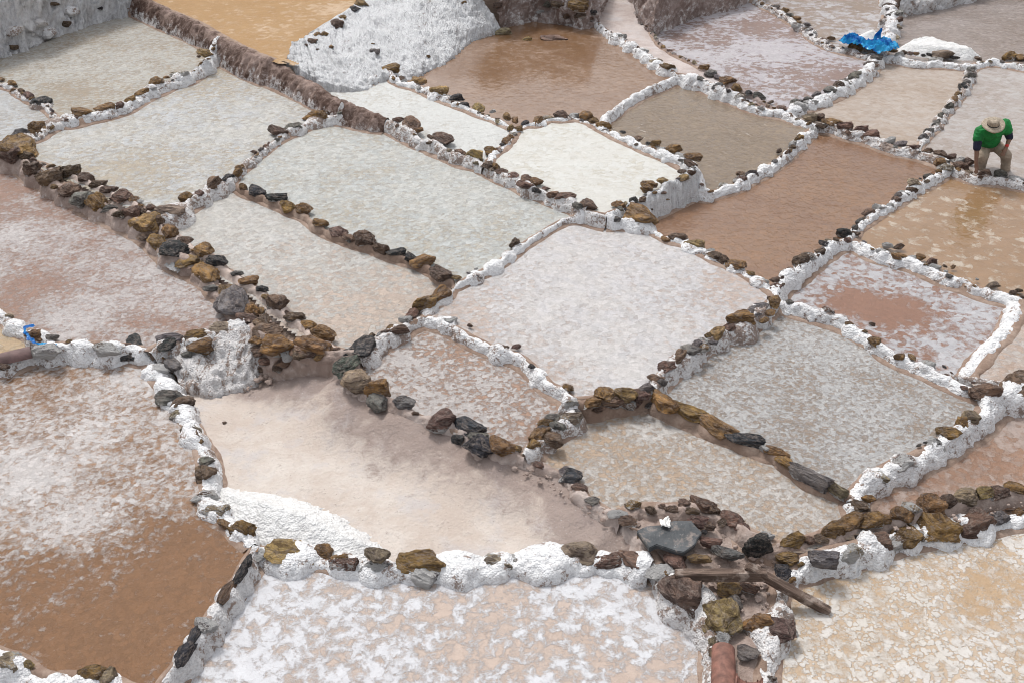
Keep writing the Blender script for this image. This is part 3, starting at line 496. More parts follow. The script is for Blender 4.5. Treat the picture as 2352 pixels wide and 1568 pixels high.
reg('P25', (200,620), -.14, 'salt_pond', 'pinkish brown pond with white salt patches at the left', mud1=c(168,130,110), mud2=c(184,150,132), salt1=c(205,196,193), salt2=c(216,209,206), vs=20, vk=0.22, edge=.35, cov=.54, soft=0.20, water=.35, speck=.28, lv=.75, blobs=[(220,690,110,.14),(100,560,120,.12),(330,560,120,.08),(60,440,140,-.1)])
reg('P26', (200,1150), -.30, 'salt_pond', 'big lower-left pond with white flakes fading to brown mud', mud1=c(146,106,72), mud2=c(196,157,124), salt1=c(220,212,208), salt2=c(228,222,219), vs=18, vk=0.20, edge=.35, cov=.56, soft=0.18, water=.12, speck=.15, lv=.5, blobs=[(110,1060,130,.16),(180,1200,90,.26),(300,900,260,.06),(220,1460,420,-.22),(480,1380,220,-.10),(40,1480,240,-.12)])
reg('P27', (1000,1440), -.45, 'salt_pond', 'bottom centre pond covered in torn white salt sheets', mud1=c(212,190,175), mud2=c(217,198,185), salt1=c(240,240,243), salt2=c(234,233,236), vs=9, vk=0.12, edge=.22, mott=.07, cov=.62, soft=0.11, water=.15, speck=.08, lv=.5,  blobs=[(1100,1345,350,-.06),(800,1500,200,-.08),(1300,1400,200,.05)])
reg('P28', (2050,1400), -.40, 'salt_pond', 'lower right pond of round bubbly salt discs on tan brine', mud1=c(206,174,138), mud2=c(213,186,156), salt1=c(234,226,216), salt2=c(240,234,228), vs=10, vk=0.20, edge=.14, mott=.06, disc=True, cov=.66, soft=0.17, water=.25, speck=.06, lv=.5, blobs=[(2260,1400,110,-.22),(2300,1330,90,-.2),(2000,1450,300,.08)])
reg('P29', (2200,1060), -.35, 'salt_pond', 'brown pond wedged above the sandy channel at the right', mud1=c(162,120,92), mud2=c(172,132,104), salt1=c(190,168,155), salt2=c(196,178,168), vs=14, mott=.12, edge=.1, cov=.32, soft=.2, water=.6, speck=.2, blobs=[(2320,970,90,.25)])
reg('P30', (20,790), -.2, 'salt_pond', 'sliver of tan brine at the left edge', mud1=c(200,168,125), mud2=c(206,176,136), salt1=c(214,196,170), salt2=c(216,200,178), vs=14, cov=.3, soft=.2, water=.5)
reg('PATH', (1460,80), .06, 'foot_path', 'pale trodden foot path climbing between the banks', mat='pathsand', wob=.02)
reg('CH1', (430,580), .03, 'channel_bed', 'sandy bed of the rocky channel on the left', mat='pathsand', wob=.02)
reg('MOUND', (1700,1290), -.32, 'earth_mound', 'sandy channel bed widening into the trampled mound under the planks', mat='mound', wob=.09)
reg('TN1', (100,-150), 1.7, 'terrace', 'earth terrace above the upper left cliff', mat='ground', wob=.1)
reg('TN3', (1220,-190), 1.45, 'terrace', 'earth terrace above the rocky bank', mat='ground', wob=.1)
reg('TN4', (1560,-140), .9, 'terrace', 'earth terrace right of the path', mat='ground', wob=.1)
reg('TN5', (2200,-90), .5, 'terrace', 'earth terrace above the top right bank', mat='ground', wob=.1)
from mathutils.bvhtree import BVHTree
def bed_mat(name, a, b):
    B = NB(name); P = B.pos()
    n1 = B.noise(P, 1.3, 6, .62, .5); n2 = B.noise(P, 6, 6, .7, .5); n3 = B.noise(P, 34, 4, .8); n4 = B.noise(P, 2.6, 5, .65)
    c = B.mix(B.ramp(B.math('ADD', B.math('MULTIPLY', n1, .55), B.math('MULTIPLY', n2, .45)), .38, .62), a, b)
    c = B.mix(B.math('MULTIPLY', B.ramp(n4, .5, .66), .55), c, (.47, .44, .44, 1))
    bk = B.math('ADD', B.math('MULTIPLY', B.attr('cov'), .9), B.math('ADD', B.math('MULTIPLY', B.math('SUBTRACT', n2, .5), .9), B.math('MULTIPLY', B.math('SUBTRACT', n1, .5), .9)))
    c = B.mix(B.math('MULTIPLY', B.ramp(bk, .32, .75), .8), c, (.25, .185, .16, 1))
    c = B.mix(B.math('MULTIPLY', B.ramp(B.math('ADD', B.math('MULTIPLY', n2, .6), B.math('MULTIPLY', n3, .4)), .54, .66), .5), c, (a[0]*.55, a[1]*.5, a[2]*.48, 1))
    c = B.mix(B.math('MULTIPLY', B.ramp(n3, .64, .7), .7), c, (a[0]*.3, a[1]*.27, a[2]*.25, 1))
    c = B.mix(B.math('MULTIPLY', B.ramp(B.noise(P, 60, 3, .8), .6, .72), .5), c, (.74, .71, .69, 1))
    B.p('Base Color', c)
    B.p('Normal', B.bump(B.math('ADD', n2, B.math('ADD', B.math('MULTIPLY', n3, .5), B.math('MULTIPLY', B.voro(P, 26), .3))), .02, 1.0)); B.p('Roughness', .8); B.p('Specular IOR Level', .2)
    return B.m
M['bed'] = bed_mat('dry_salt_bed', (.49, .41, .355, 1), (.59, .53, .48, 1))
M['pathsand'] = bed_mat('pale_path_sand', (.40, .325, .295, 1), (.54, .475, .445, 1))

# ------------------------------------------------------------------ wall centre lines
def resample(P, ds):
    P = [np.array(p) for p in P]
    # Catmull-Rom, then even steps
    Q = []
    n = len(P)
    for i in range(n-1):
        p0, p1, p2, p3 = P[max(0, i-1)], P[i], P[i+1], P[min(n-1, i+2)]
        for k in range(10):
            t = k/10
            Q.append(.5*((2*p1) + (p2-p0)*t + (2*p0-5*p1+4*p2-p3)*t*t + (3*p1-p0-3*p2+p3)*t**3))
    Q.append(P[-1]); Q = np.array(Q)
    s = np.concatenate([[0], np.cumsum(np.linalg.norm(np.diff(Q, axis=0), axis=1))])
    m = max(3, int(s[-1]/ds)+1)
    u = np.linspace(0, s[-1], m)
    return np.stack([np.interp(u, s, Q[:, k]) for k in range(3)], 1), u
for k, d in W.items():
    d['P'], d['s'] = resample([at(*p) for p in d['pts']], .03)

# ------------------------------------------------------------------ regions by flood fill on a plan grid
CELL = .06
X0, X1, Y0, Y1 = -19.0, 19.0, 3.2, 36.0
NX, NY = int((X1-X0)/CELL), int((Y1-Y0)/CELL)
xs = X0 + (np.arange(NX)+.5)*CELL; ys = Y0 + (np.arange(NY)+.5)*CELL
GX, GY = np.meshgrid(xs, ys)                     # [iy, ix]
keys = list(RG.keys())
lab = np.full((NY, NX), -1, np.int32)
half = 1.9 + .56*GY
lab[np.abs(GX) > half] = -9                       # too far aside to matter
def mark(P, val, r):
    for p in P:
        ix, iy = int((p[0]-X0)/CELL), int((p[1]-Y0)/CELL)
        for a in range(-r, r+1):
            for b in range(-r, r+1):
                if 0 <= iy+a < NY and 0 <= ix+b < NX and lab[iy+a, ix+b] == -1: lab[iy+a, ix+b] = val
def in_poly(poly):
    c = np.zeros(GX.shape, bool); n = len(poly)
    for i in range(n):
        x1, y1 = poly[i][0], poly[i][1]; x2, y2 = poly[(i+1) % n][0], poly[(i+1) % n][1]
        if abs(y1-y2) < 1e-9: continue
        cr = ((y1 > GY) != (y2 > GY)) & (GX < (x2-x1)*(GY-y1)/(y2-y1) + x1)
        c ^= cr
    return c
for k, e in EMB.items():
    poly = [t for t, f in e['pairs']] + [f for t, f in reversed(e['pairs'])]
    m = in_poly(poly); lab[m & (lab == -1)] = -5
    fl, _ = resample([f for t, f in e['pairs']], .03); mark(fl, -2, 1)
    tl, _ = resample([t for t, f in e['pairs']], .03); mark(tl, -2, 1)
for d in W.values(): mark(d['P'], -2, 1)
def flood(front, open_val):
    while front:
        iy, ix = front.popleft(); v = lab[iy, ix]
        for a, b in ((1, 0), (-1, 0), (0, 1), (0, -1)):
            jy, jx = iy+a, ix+b
            if 0 <= jy < NY and 0 <= jx < NX and lab[jy, jx] == open_val:
                lab[jy, jx] = v; front.append((jy, jx))
q = deque()
for i, k in enumerate(keys):
    p = at(*RG[k]['seed'], RG[k]['z']); ix, iy = int((p.x-X0)/CELL), int((p.y-Y0)/CELL)
    if lab[iy, ix] != -1: print('SEED PROBLEM', k, lab[iy, ix])
    lab[iy, ix] = i; q.append((iy, ix))
flood(q, -1)
q = deque(zip(*[a.tolist() for a in np.nonzero(lab >= 0)])); flood(q, -2)
for i, k in enumerate(keys): print('REGION', k, int((lab == i).sum()))
LEV = np.full((NY, NX), np.nan)
for i, k in enumerate(keys): LEV[lab == i] = RG[k]['z']
def lev(x, y, default):
    ix, iy = int((x-X0)/CELL), int((y-Y0)/CELL)
    if 0 <= iy < NY and 0 <= ix < NX:
        v = LEV[iy, ix]
        if v == v: return v
    return default

# ------------------------------------------------------------------ the ground and the ponds
g = mesh_obj('ground', [(-300, -60, -1.6), (300, -60, -1.6), (300, 500, -1.6), (-300, 500, -1.6)], [(0, 1, 2, 3)], M['ground'], attrs={'low': [0.0]*4})
tag(g, 'brown earth under and around the salt terraces', 'ground', kind='structure')
hv_, hf_ = [], []
NA = 90
for a_ in range(NA+1):
    th_ = R(-100 + 200*a_/NA)
    el = 12.6 + 1.5*noise.noise((a_*.13, 2, 2)) + .8*noise.noise((a_*.5, 5, 2)) + (2.5 if th_ < -.12 else 0)*min(1, (-.12-th_)/.25 if th_ < -.12 else 0)
    for j_ in range(9):
        t_ = j_/8; d_ = 90 + 80*t_
        hgt = (CAM_H + math.tan(R(el))*170 + 1.6)*t_**1.15 - 1.6 + (4*noise.noise((a_*.3, t_*4, 7)) if 0 < j_ < 8 else 0)
        hv_.append((math.sin(th_)*d_, math.cos(th_)*d_, hgt))
for a_ in range(NA):
    for j_ in range(8): hf_.append((a_*9+j_, (a_+1)*9+j_, (a_+1)*9+j_+1, a_*9+j_+1))
M['hill'] = earth_mat('dry_hillside', (.15, .105, .07, 1), (.24, .18, .12, 1), -.4, 0, .02, .3)
tag(mesh_obj('hills', hv_, hf_, M['hill'], attrs={'low': [0.0]*len(hv_)}), 'dry brown hillsides closing the valley beyond the ponds', 'hills', kind='structure')
for i, k in enumerate(keys):
    r = RG[k]
    iy, ix = np.nonzero(lab == i)
    if len(iy) < 4: continue
    vid = np.full((NY+1, NX+1), -1, np.int64)
    for a in (0, 1):
        for b in (0, 1): vid[iy+a, ix+b] = 0
    vy, vx = np.nonzero(vid == 0)
    vid[vy, vx] = np.arange(len(vy))
    X = X0 + vx*CELL; Y = Y0 + vy*CELL
    F = np.stack([vid[iy, ix], vid[iy, ix+1], vid[iy+1, ix+1], vid[iy+1, ix]], 1)
    wob = r['wob']
    if wob > .015:
        Z = np.array([r['z'] + wob*(.7*noise.noise((x*1.1, y*1.1, i)) + .5*noise.noise((x*3.3, y*3.3, i)) + .3*noise.noise((x*8, y*8, i))) for x, y in zip(X, Y)])
    else:
        Z = np.full(len(X), r['z'])
    if k == 'P24':
        best = np.full(len(X), 9.0); zb = np.zeros(len(X))
        for wk in ('W42', 'W43', 'W58', 'E8'):
            Q = W[wk]['P'][::4] if wk in W else resample([f for t, f in EMB[wk]['pairs']], .08)[0]
            for q_ in Q:
                dd = np.hypot(X-q_[0], Y-q_[1]); mm = dd < best; best[mm] = dd[mm]; zb[mm] = q_[2]
        f_ = np.clip(1-best/(.85), 0, 1); f_ = f_*f_*(3-2*f_)
        Z = Z + (zb-.07-r['z'])*f_*np.array([.8+.25*noise.noise((x*2.2, y*2.2, 4)) for x, y in zip(X, Y)]) + f_*np.array([.035*noise.noise((x*6, y*6, 4))+.02*noise.noise((x*15, y*15, 4)) for x, y in zip(X, Y)])
        bank = np.clip(1-best/1.3, 0, 1)
    cov = np.zeros(len(X)) if k != 'P24' else bank
    for bx, by, br, dv in r['blobs']:
        p = at(bx, by, r['z']); rad = br*mpp(p)
        d2 = ((X-p.x)**2 + (Y-p.y)**2)/rad**2
        cov += dv*np.exp(-d2*1.2)
    mat = M[r['mat']] if r['mat'] else pond_mat(r['label'].split(' with')[0].replace(' ', '_')[:50], **r['kw'])
    # shared quads, flat ponds: smooth shading keeps the sheet even
    o = mesh_obj(r['name'], np.stack([X, Y, Z], 1).tolist(), F.tolist(), mat, attrs={'cov': cov.astype(np.float32), 'low': np.zeros(len(X), np.float32)})
    tag(o, r['label'], {'salt_pond': 'pond', 'dry_salt_bed': 'salt bed', 'foot_path': 'path', 'channel_bed': 'channel', 'earth_mound': 'mound', 'terrace': 'terrace'}[r['name']], kind='structure')

# ------------------------------------------------------------------ rocks
def make_rock(seed, flat=1.0, sub=4):
    rnd = random.Random(seed)
    bm = bmesh.new(); bmesh.ops.create_icosphere(bm, subdivisions=sub, radius=1.0)
    planes = []
    for _ in range(13):
        n = Vector((rnd.gauss(0, 1), rnd.gauss(0, 1), rnd.gauss(0, 1))).normalized()
        planes.append((n, rnd.uniform(.52, .86)))
    for v in bm.verts:
        p = v.co.copy()
        for n, d in planes:
            e = p.dot(n) - d
            if e > 0: p -= n*e*.92
        q = p*1.6 + Vector((seed*3.1, seed*1.7, 0))
        p *= 1 + .18*noise.noise(q) + .12*noise.noise(q*2.7) + .07*abs(noise.noise(q*6)) + .035*noise.noise(q*14)
        st = noise.noise(Vector((seed, seed, p.z*5))) * .06
        p.x *= 1+st; p.y *= 1+st
        v.co = p
    xs_ = [v.co.x for v in bm.verts]; ys_ = [v.co.y for v in bm.verts]; zs_ = [v.co.z for v in bm.verts]
    sx, sy, sz = max(xs_)-min(xs_), max(ys_)-min(ys_), max(zs_)-min(zs_)
    cx, cy, cz = (max(xs_)+min(xs_))/2, (max(ys_)+min(ys_))/2, (max(zs_)+min(zs_))/2
    for v in bm.verts: v.co = Vector(((v.co.x-cx)/sx, (v.co.y-cy)/sy, (v.co.z-cz)/sz))
    me = bpy.data.meshes.new('stone'); bm.to_mesh(me); bm.free()
    for pl in me.polygons: pl.use_smooth = True
    me.set_sharp_from_angle(angle=R(24))
    return me
ROCKS = [make_rock(i+1) for i in range(16)]
def make_lump(seed):
    bm = bmesh.new(); bmesh.ops.create_icosphere(bm, subdivisions=4, radius=.5)
    for v in bm.verts:
        p = v.co; q = p*3 + Vector((seed*2.3, seed, seed*.7))
        v.co = p*(1 + .28*noise.noise(q) + .22*abs(noise.noise(q*2.6)) + .14*abs(noise.noise(q*6)))
    me = bpy.data.meshes.new('lump'); bm.to_mesh(me); bm.free(); me.shade_smooth()
    return me
LUMPS = [make_lump(i+1) for i in range(8)]
ROCKM = {}
for k_, m_ in (('rock', M['rock']), ('rocksalt', M['rocksalt']), ('rockbare', M['rockbare']), ('rockfull', M['saltmix'])):
    ROCKM[k_] = []
    for me in ROCKS:
        c_ = me.copy(); c_.materials.clear(); c_.materials.append(m_); ROCKM[k_].append(c_)
for me in LUMPS: me.materials.append(M['salt'])

rs = random.Random(11)
def put_stone(parent, loc, size, col, ang=0.0, asp=(.74, .54), name='stone', matkey=None, tilt=.2):
    if col == 'w' and rs.random() < .55 and size > .12:
        me = rs.choice(ROCKM['rockfull'])
        dims = (size*1.05, size*rs.uniform(.65, .85), size*rs.uniform(.5, .65)); name = 'salt_lump' if name == 'stone' else name
    elif col == 'w':
        me = rs.choice(LUMPS); name = 'salt_lump' if name == 'stone' else name
        dims = (size*1.0, size*rs.uniform(.75, .95), size*rs.uniform(.5, .65))
    else:
        mk = matkey or ('rock' if (rs.random() < .8 or size > .22) else 'rocksalt')
        me = rs.choice(ROCKM[mk])
        dims = (size*1.05*rs.uniform(.9, 1.08), size*rs.uniform(asp[0]*.75, asp[0]*1.25), size*rs.uniform(asp[1]*.62, asp[1]*1.35))
    o = bpy.data.objects.new(name, me); COL.objects.link(o)
    cc = SC_COL[col]; j = rs.uniform(.8, 1.25)
    o.color = (cc[0]*j, cc[1]*j*rs.uniform(.93, 1.07), cc[2]*j*rs.uniform(.9, 1.1), 1)
    o.scale = dims; o.rotation_euler = (rs.uniform(-tilt, tilt), rs.uniform(-tilt, tilt), ang)
    if parent is not None:
        o.parent = parent; o.location = Vector(loc) - parent.location
    else:
        o.location = loc
    return o
def parse(s):
    for t in s.split():
        a = t.split(',')
        yield float(a[0]), float(a[1]), float(a[2]), a[3], (float(a[4]) if len(a) > 4 else 0.0)

# ------------------------------------------------------------------ walls
def smooth1(a, n):
    if len(a) < 3: return a
    n = min(n, len(a)//2*2-1); n = max(1, n)
    k = np.ones(n)/n
    return np.convolve(np.pad(a, (n//2, n-1-n//2), mode='edge'), k, 'valid')
def build_wall(key, d, idx):
    far = 1.0 if np.mean(d['P'][:, 1]) > 15 else .75
    P, s = resample([at(*p) for p in d['pts']], .03*far)
    n = len(P)
    T = np.gradient(P[:, :2], axis=0); T /= np.linalg.norm(T, axis=1)[:, None]+1e-9
    N = np.stack([-T[:, 1], T[:, 0]], 1)
    wd = d['w']*.74; zc = P[:, 2] - .06
    sides = []
    for sg in (1, -1):
        off = wd*.5 + .16
        z = np.array([lev(P[i, 0]+sg*N[i, 0]*off, P[i, 1]+sg*N[i, 1]*off, zc[i]-.15) for i in range(n)])
        z = np.minimum(z, np.maximum(zc, z+.035) - .03)
        sides.append(smooth1(z, 9))
    raw = [np.array([lev(P[i, 0]+sg*N[i, 0]*(wd*.5+.16), P[i, 1]+sg*N[i, 1]*(wd*.5+.16), -9) for i in range(n)]) for sg in (1, -1)]
    zc = np.maximum(zc, smooth1(np.maximum(raw[0], raw[1])+.035, 5))
    SL = []
    for x, y, wpx, col, dz in (parse(STONES[key]) if key in STONES else ()):
        p = at(x, y, zc.mean()); j = int(np.argmin((P[:, 0]-p.x)**2 + (P[:, 1]-p.y)**2))
        size = wpx*mpp(at(x, y, float(zc[j])))*1.26
        p = at(x, y, float(zc[j]) + dz + .06*size)
        SL.append((p, size, col, dz, j, x, y))
    if key not in ('W13', 'W40', 'W33', 'W35', 'W9', 'W22', 'RIDGE', 'W36', 'W37', 'W6', 'W7', 'W23', 'W25', 'W26', 'W52', 'W53'):
        fr = random.Random(idx*31+5); pos = fr.uniform(.1, .3)
        pal = 'oobrrsk' if d['style'].startswith(('salt', 'drip')) else 'oobbrrsok'
        while pos < s[-1]-.1:
            j = int(np.argmin(np.abs(s-pos))); size = fr.uniform(.07, .15)*(1.25 if fr.random() < .25 else 1)
            off = fr.uniform(-.32, .32)*wd; q_ = Vector((P[j, 0]+N[j, 0]*off, P[j, 1]+N[j, 1]*off, float(zc[j])+.02*size))
            if all((q_-o_[0]).length > .45*(size+o_[1]) for o_ in SL): SL.append((q_, size, fr.choice(pal), 0.0, j, 0, 0))
            pos += fr.uniform(.09, .30)
    hb = np.zeros(n); wb = np.zeros(n); sh = np.zeros(n)
    hk = {'mudrim': .08, 'ridge': 0.0, 'mound': .08, 'bankearth': .10, 'sand': .10}.get(d['style'], .17)
    for p, size, col, dz, j, x, y in SL:
        if dz < 0: continue
        dd = np.hypot(P[:, 0]-p.x, P[:, 1]-p.y); gq = np.exp(-(dd/(.62*size))**2)
        hb = np.maximum(hb, (hk if col != 'w' else .2)*size*np.exp(-(dd/(.55*size))**4))
        wb = np.maximum(wb, size*(.85 if hk > .11 else .5)*gq)
        off = (p.x-P[:, 0])*N[:, 0] + (p.y-P[:, 1])*N[:, 1]
        sh = np.where(gq > .25, sh + off*gq*.7*(np.abs(off) < size), sh)
    sh = np.clip(smooth1(sh, 3), -.12, .12)
    verts, low, ang = [], [], []
    A = list(np.linspace(-90, 90, 21))
    tall = max((zc-sides[0]).max(), (zc-sides[1]).max())
    if tall > .35: A = list(np.linspace(-90, 90, 31))
    seed = idx*7.3
    base = P.mean(axis=0)
    lump = d['lump']; cob = {'mudrim': .4, 'sand': .5, 'ridge': .75, 'mound': .9}.get(d['style'], .9); cs = 8.5
    cob *= min(1.0, wd/.18)
    for i in range(n):
        jit = .22*wd*noise.noise(Vector((s[i]*1.7/max(wd, .12)*.2, seed, 0)))
        wv = wd*(1 + .30*noise.noise(Vector((s[i]*.42/wd, seed, 3))) + .18*noise.noise(Vector((s[i]*1.1/wd, seed, 9))))
        end = min(1.0, .75 + s[i]/(wd*2), .75 + (s[-1]-s[i])/(wd*2))
        wv = max(wv*.82, wb[i])
        jit += sh[i]
        cz = zc[i] - .012 + hb[i] + .16*wd*noise.noise(Vector((s[i]*.5/wd, seed, 5))) - (1-end)*.03
        for a in A:
            sg = 1 if a >= 0 else -1
            zs = sides[0][i] if sg > 0 else sides[1][i]
            drop = cz - zs
            sa, ca = math.sin(R(abs(a))), math.cos(R(abs(a)))
            o_ = (wv*.5*sa**.75 + d['sl']*drop*(1-ca))*sg*end + jit
            z_ = cz - (drop+.05)*(1-ca**.85)
            p = np.array([P[i, 0]+N[i, 0]*o_, P[i, 1]+N[i, 1]*o_, z_])
            nn = Vector((N[i, 0]*sg*sa, N[i, 1]*sg*sa, ca+.15)).normalized()
            f1 = 1/max(.10, wd*.75)
            dis = lump*wd*.5*(nz(p, f1*1.1, seed)) + lump*wd*.2*nz(p, f1*5.5, seed+8)
            if cob:
                c1 = noise.voronoi(Vector((p[0]*cs, p[1]*cs, p[2]*cs+seed)))[0][0]; c2 = noise.voronoi(Vector((p[0]*cs*2.7, p[1]*cs*2.7, p[2]*cs*2.7+seed)))[0][0]
                dis += cob*(math.sqrt(max(0, 1-(c1*1.25)**2))-.55)*.036 + cob*(math.sqrt(max(0, 1-(c2*1.25)**2))-.55)*.02
            if tall > .35:
                fl = noise.noise(Vector((s[i]*9, z_*1.3, seed)))*.5 + noise.noise(Vector((s[i]*22, z_*2.5, seed)))*.35
                dis += .10*fl*sa*min(1, drop/.45)
            dis *= (.35 + .65*min(1, (z_-zs+.05)/max(.08, .6*drop)))
            verts.append((p[0]+nn.x*dis, p[1]+nn.y*dis, p[2]+nn.z*dis)); low.append(1-ca)
    K = len(A)
    faces = [(i*K+j, i*K+j+1, (i+1)*K+j+1, (i+1)*K+j) for i in range(n-1) for j in range(K-1)]
    e = empty('salt_wall' if d['style'].startswith('salt') else ('earth_ridge' if d['style'] == 'ridge' else 'stone_wall'), Vector((base[0], base[1], float(min(sides[0].min(), sides[1].min())))))
    tag(e, d['label'], 'wall', 'walls between the salt ponds', 'thing')
    mesh_obj('crust', verts, faces, M[d['style']], e, attrs={'low': np.array(low, np.float32)})
    if d['foot']:
        fv, ff = [], []
        for i in range(n):
            row = []
            for sg, zs in ((1, sides[0][i]), (-1, sides[1][i])):
                drop = zc[i]-zs
                L = (wd*.5 + d['sl']*drop)*.93
                k1 = .012 + .03*noise.noise(Vector((s[i]*3, seed+sg, 1))) + .015*noise.noise(Vector((s[i]*9, seed+sg, 2)))
                pts = [(L+k1+.03, zs-.02), (L+k1, zs+.010), (L*.8, zs+.02), (L*.25, zs+.022)]
                row.append([(P[i, 0]+N[i, 0]*sg*o_, P[i, 1]+N[i, 1]*sg*o_, z_) for o_, z_ in pts])
            fv += row[0] + row[1][::-1]
        for i in range(n-1):
            for j in range(7): ff.append((i*8+j, i*8+j+1, (i+1)*8+j+1, (i+1)*8+j))
        mesh_obj('footing', fv, ff, M['mudrim'], e, attrs={'low': np.zeros(len(fv), np.float32)})
    # stones
    bvh = None
    for p, size, col, dz, j, x, y in SL:
        if col == 'w':                                 # small ones lie wholly under the crust: only the bulge shows
            if size < .2 or rs.random() < .35: continue
            col = rs.choice('srbk')
            put_stone(e, p + Vector((0, 0, -.02)), size*.95, col, rs.uniform(-.4, .4), matkey='rocksalt', name='stone'); continue
        if dz < 0:                                     # set in the face: lie on the crust where the sight line meets it
            if bvh is None: bvh = BVHTree.FromPolygons([Vector(v) for v in verts], faces)
            o_ = Vector((0, 0, CAM_H)); hit = bvh.ray_cast(o_, (at(x, y, -3.0)-o_).normalized())
            if hit[0] is None: continue
            p = hit[0] + hit[1]*.05*size*(1 if hit[1].y < 0 else -1)
        ang = math.atan2(T[j, 1], T[j, 0])
        if math.cos(ang) < 0: ang += math.pi
        k_ = max(.62, abs(math.cos(ang)))
        long_ = key in ('W37', 'W52', 'W7')
        a_ = ang + rs.uniform(-.15, .15) if (long_ or rs.random() < .6) else rs.uniform(-.5, .5)
        if long_: put_stone(e, p, size/k_*.92, col, a_, asp=(.40, .46), tilt=.08)
        else: put_stone(e, p, size, col, a_)
    return e
for idx, (key, d) in enumerate(W.items()): d['obj'] = build_wall(key, d, idx)

# ------------------------------------------------------------------ embankments
def build_emb(key, e, idx):
    top, _ = resample([t for t, f in e['pairs']], .01); foot, _ = resample([f for t, f in e['pairs']], .01)
    nu, nv = e['nu']*2, e['nv']
    # keep pairs matched: sample both by pair index
    m = len(e['pairs'])
    tp = np.array([list(t) for t, f in e['pairs']]); fp = np.array([list(f) for t, f in e['pairs']])
    u = np.linspace(0, m-1, nu)
    top = np.stack([np.interp(u, range(m), tp[:, k]) for k in range(3)], 1)
    foot = np.stack([np.interp(u, range(m), fp[:, k]) for k in range(3)], 1)
    sarc = np.concatenate([[0], np.cumsum(np.linalg.norm(np.diff(foot, axis=0), axis=1))])
    verts, low = [], []
    seed = 50+idx*9.1
    for i in range(nu):
        tg = foot[min(nu-1, i+1)]-foot[max(0, i-1)]; tg[2] = 0; tg /= np.linalg.norm(tg)+1e-9
        out = np.array([tg[1], -tg[0], 0.0])
        bk = top[i]-foot[i]
        if np.dot(out[:2], bk[:2]) > 0: out = -out
        for j in range(nv):
            t = j/(nv-1)                       # 0 foot, 1 top
            if j == 0: p = foot[i] + out*.06 - np.array([0, 0, .22])
            elif j == nv-1: p = top[i] - out*.25 - np.array([0, 0, .12])
            else:
                tt = (j-1)/(nv-3)
                h = foot[i][2] + (top[i][2]-foot[i][2])*tt
                k = tt**1.5
                p = foot[i]*(1-k) + top[i]*k; p[2] = h
            f1 = 2.4
            dis = e['rough']*(nz(p, f1, seed)*.9 + abs(nz(p, f1*2.3, seed+3))*.7 + nz(p, f1*5, seed+5)*.32 + nz(p, f1*11, seed+6)*.16)
            fl = noise.noise(Vector((sarc[i]*7, p[2]*1.1, seed)))*.6 + noise.noise(Vector((sarc[i]*18, p[2]*2.0, seed)))*.5
            dis += e['flute']*fl*(1-t*.5)
            up = .7
            verts.append((p[0]+out[0]*dis*.8, p[1]+out[1]*dis*.8, p[2]+dis*up)); low.append(1-t)
    faces = [(i*nv+j, i*nv+j+1, (i+1)*nv+j+1, (i+1)*nv+j) for i in range(nu-1) for j in range(nv-1)]
    ob = empty('salt_bank' if e['mat'].startswith('salt') else 'earth_bank', Vector(foot.mean(axis=0)))
    tag(ob, e['label'], 'bank', 'banks around the salt ponds', 'thing')
    cr = mesh_obj('crust', verts, faces, M[e['mat']], ob, attrs={'low': np.array(low, np.float32)*.6})
    V = np.array(verts)
    if key in EST:
        # put each stone on the nearest place of the slope along the sight line
        bpy.context.view_layer.update()
        VZ = V
        d = VZ - np.array([0, 0, CAM_H])
        dep = d[:, 1]*CT - d[:, 2]*ST
        px = d[:, 0]/dep*FPX + 1176; py = 784 - (d[:, 1]*ST + d[:, 2]*CT)/dep*FPX
        for x, y, wpx, col, dz in parse(EST[key]):
            k = int(np.argmin((px-x)**2 + (py-y)**2 + dep*2))
            p = Vector(V[k]); put_stone(ob, p, wpx*mpp(p), col, rs.uniform(-.6, .6))
    return ob
for idx, (key, e) in enumerate(EMB.items()): e['obj'] = build_emb(key, e, idx)

# ------------------------------------------------------------------ rubble and crumbs nobody could count
rr = random.Random(5)
RUB = [([(1440,1180),(1560,1165),(1680,1195),(1800,1245),(1850,1260),(1800,1330),(1760,1420),(1690,1400),(1640,1350),(1560,1300),(1470,1230)], -.30, 210, 5, 22),
       ([(800,850),(860,915),(960,965),(1090,1035),(1200,1060),(1330,1130),(1420,1190),(1380,1200),(1250,1110),(1080,1060),(900,970),(810,900)], -.24, 120, 4, 14),
       ([(150,420),(330,500),(520,650),(640,750),(600,770),(480,650),(300,520),(140,440)], .0, 90, 5, 16),
       ([(1900,1240),(2352,1150),(2352,1165),(1920,1260)], -.24, 60, 4, 14),
       ([(600,850),(760,830),(740,850),(640,870),(560,900)], -.38, 50, 5, 16)]
bm = bmesh.new(); bmesh.ops.create_icosphere(bm, subdivisions=2, radius=.5)
RV = [v.co.copy() for v in bm.verts]; RF = [tuple(v.index for v in f.verts) for f in bm.faces]; bm.free(); AV, AF = [], []
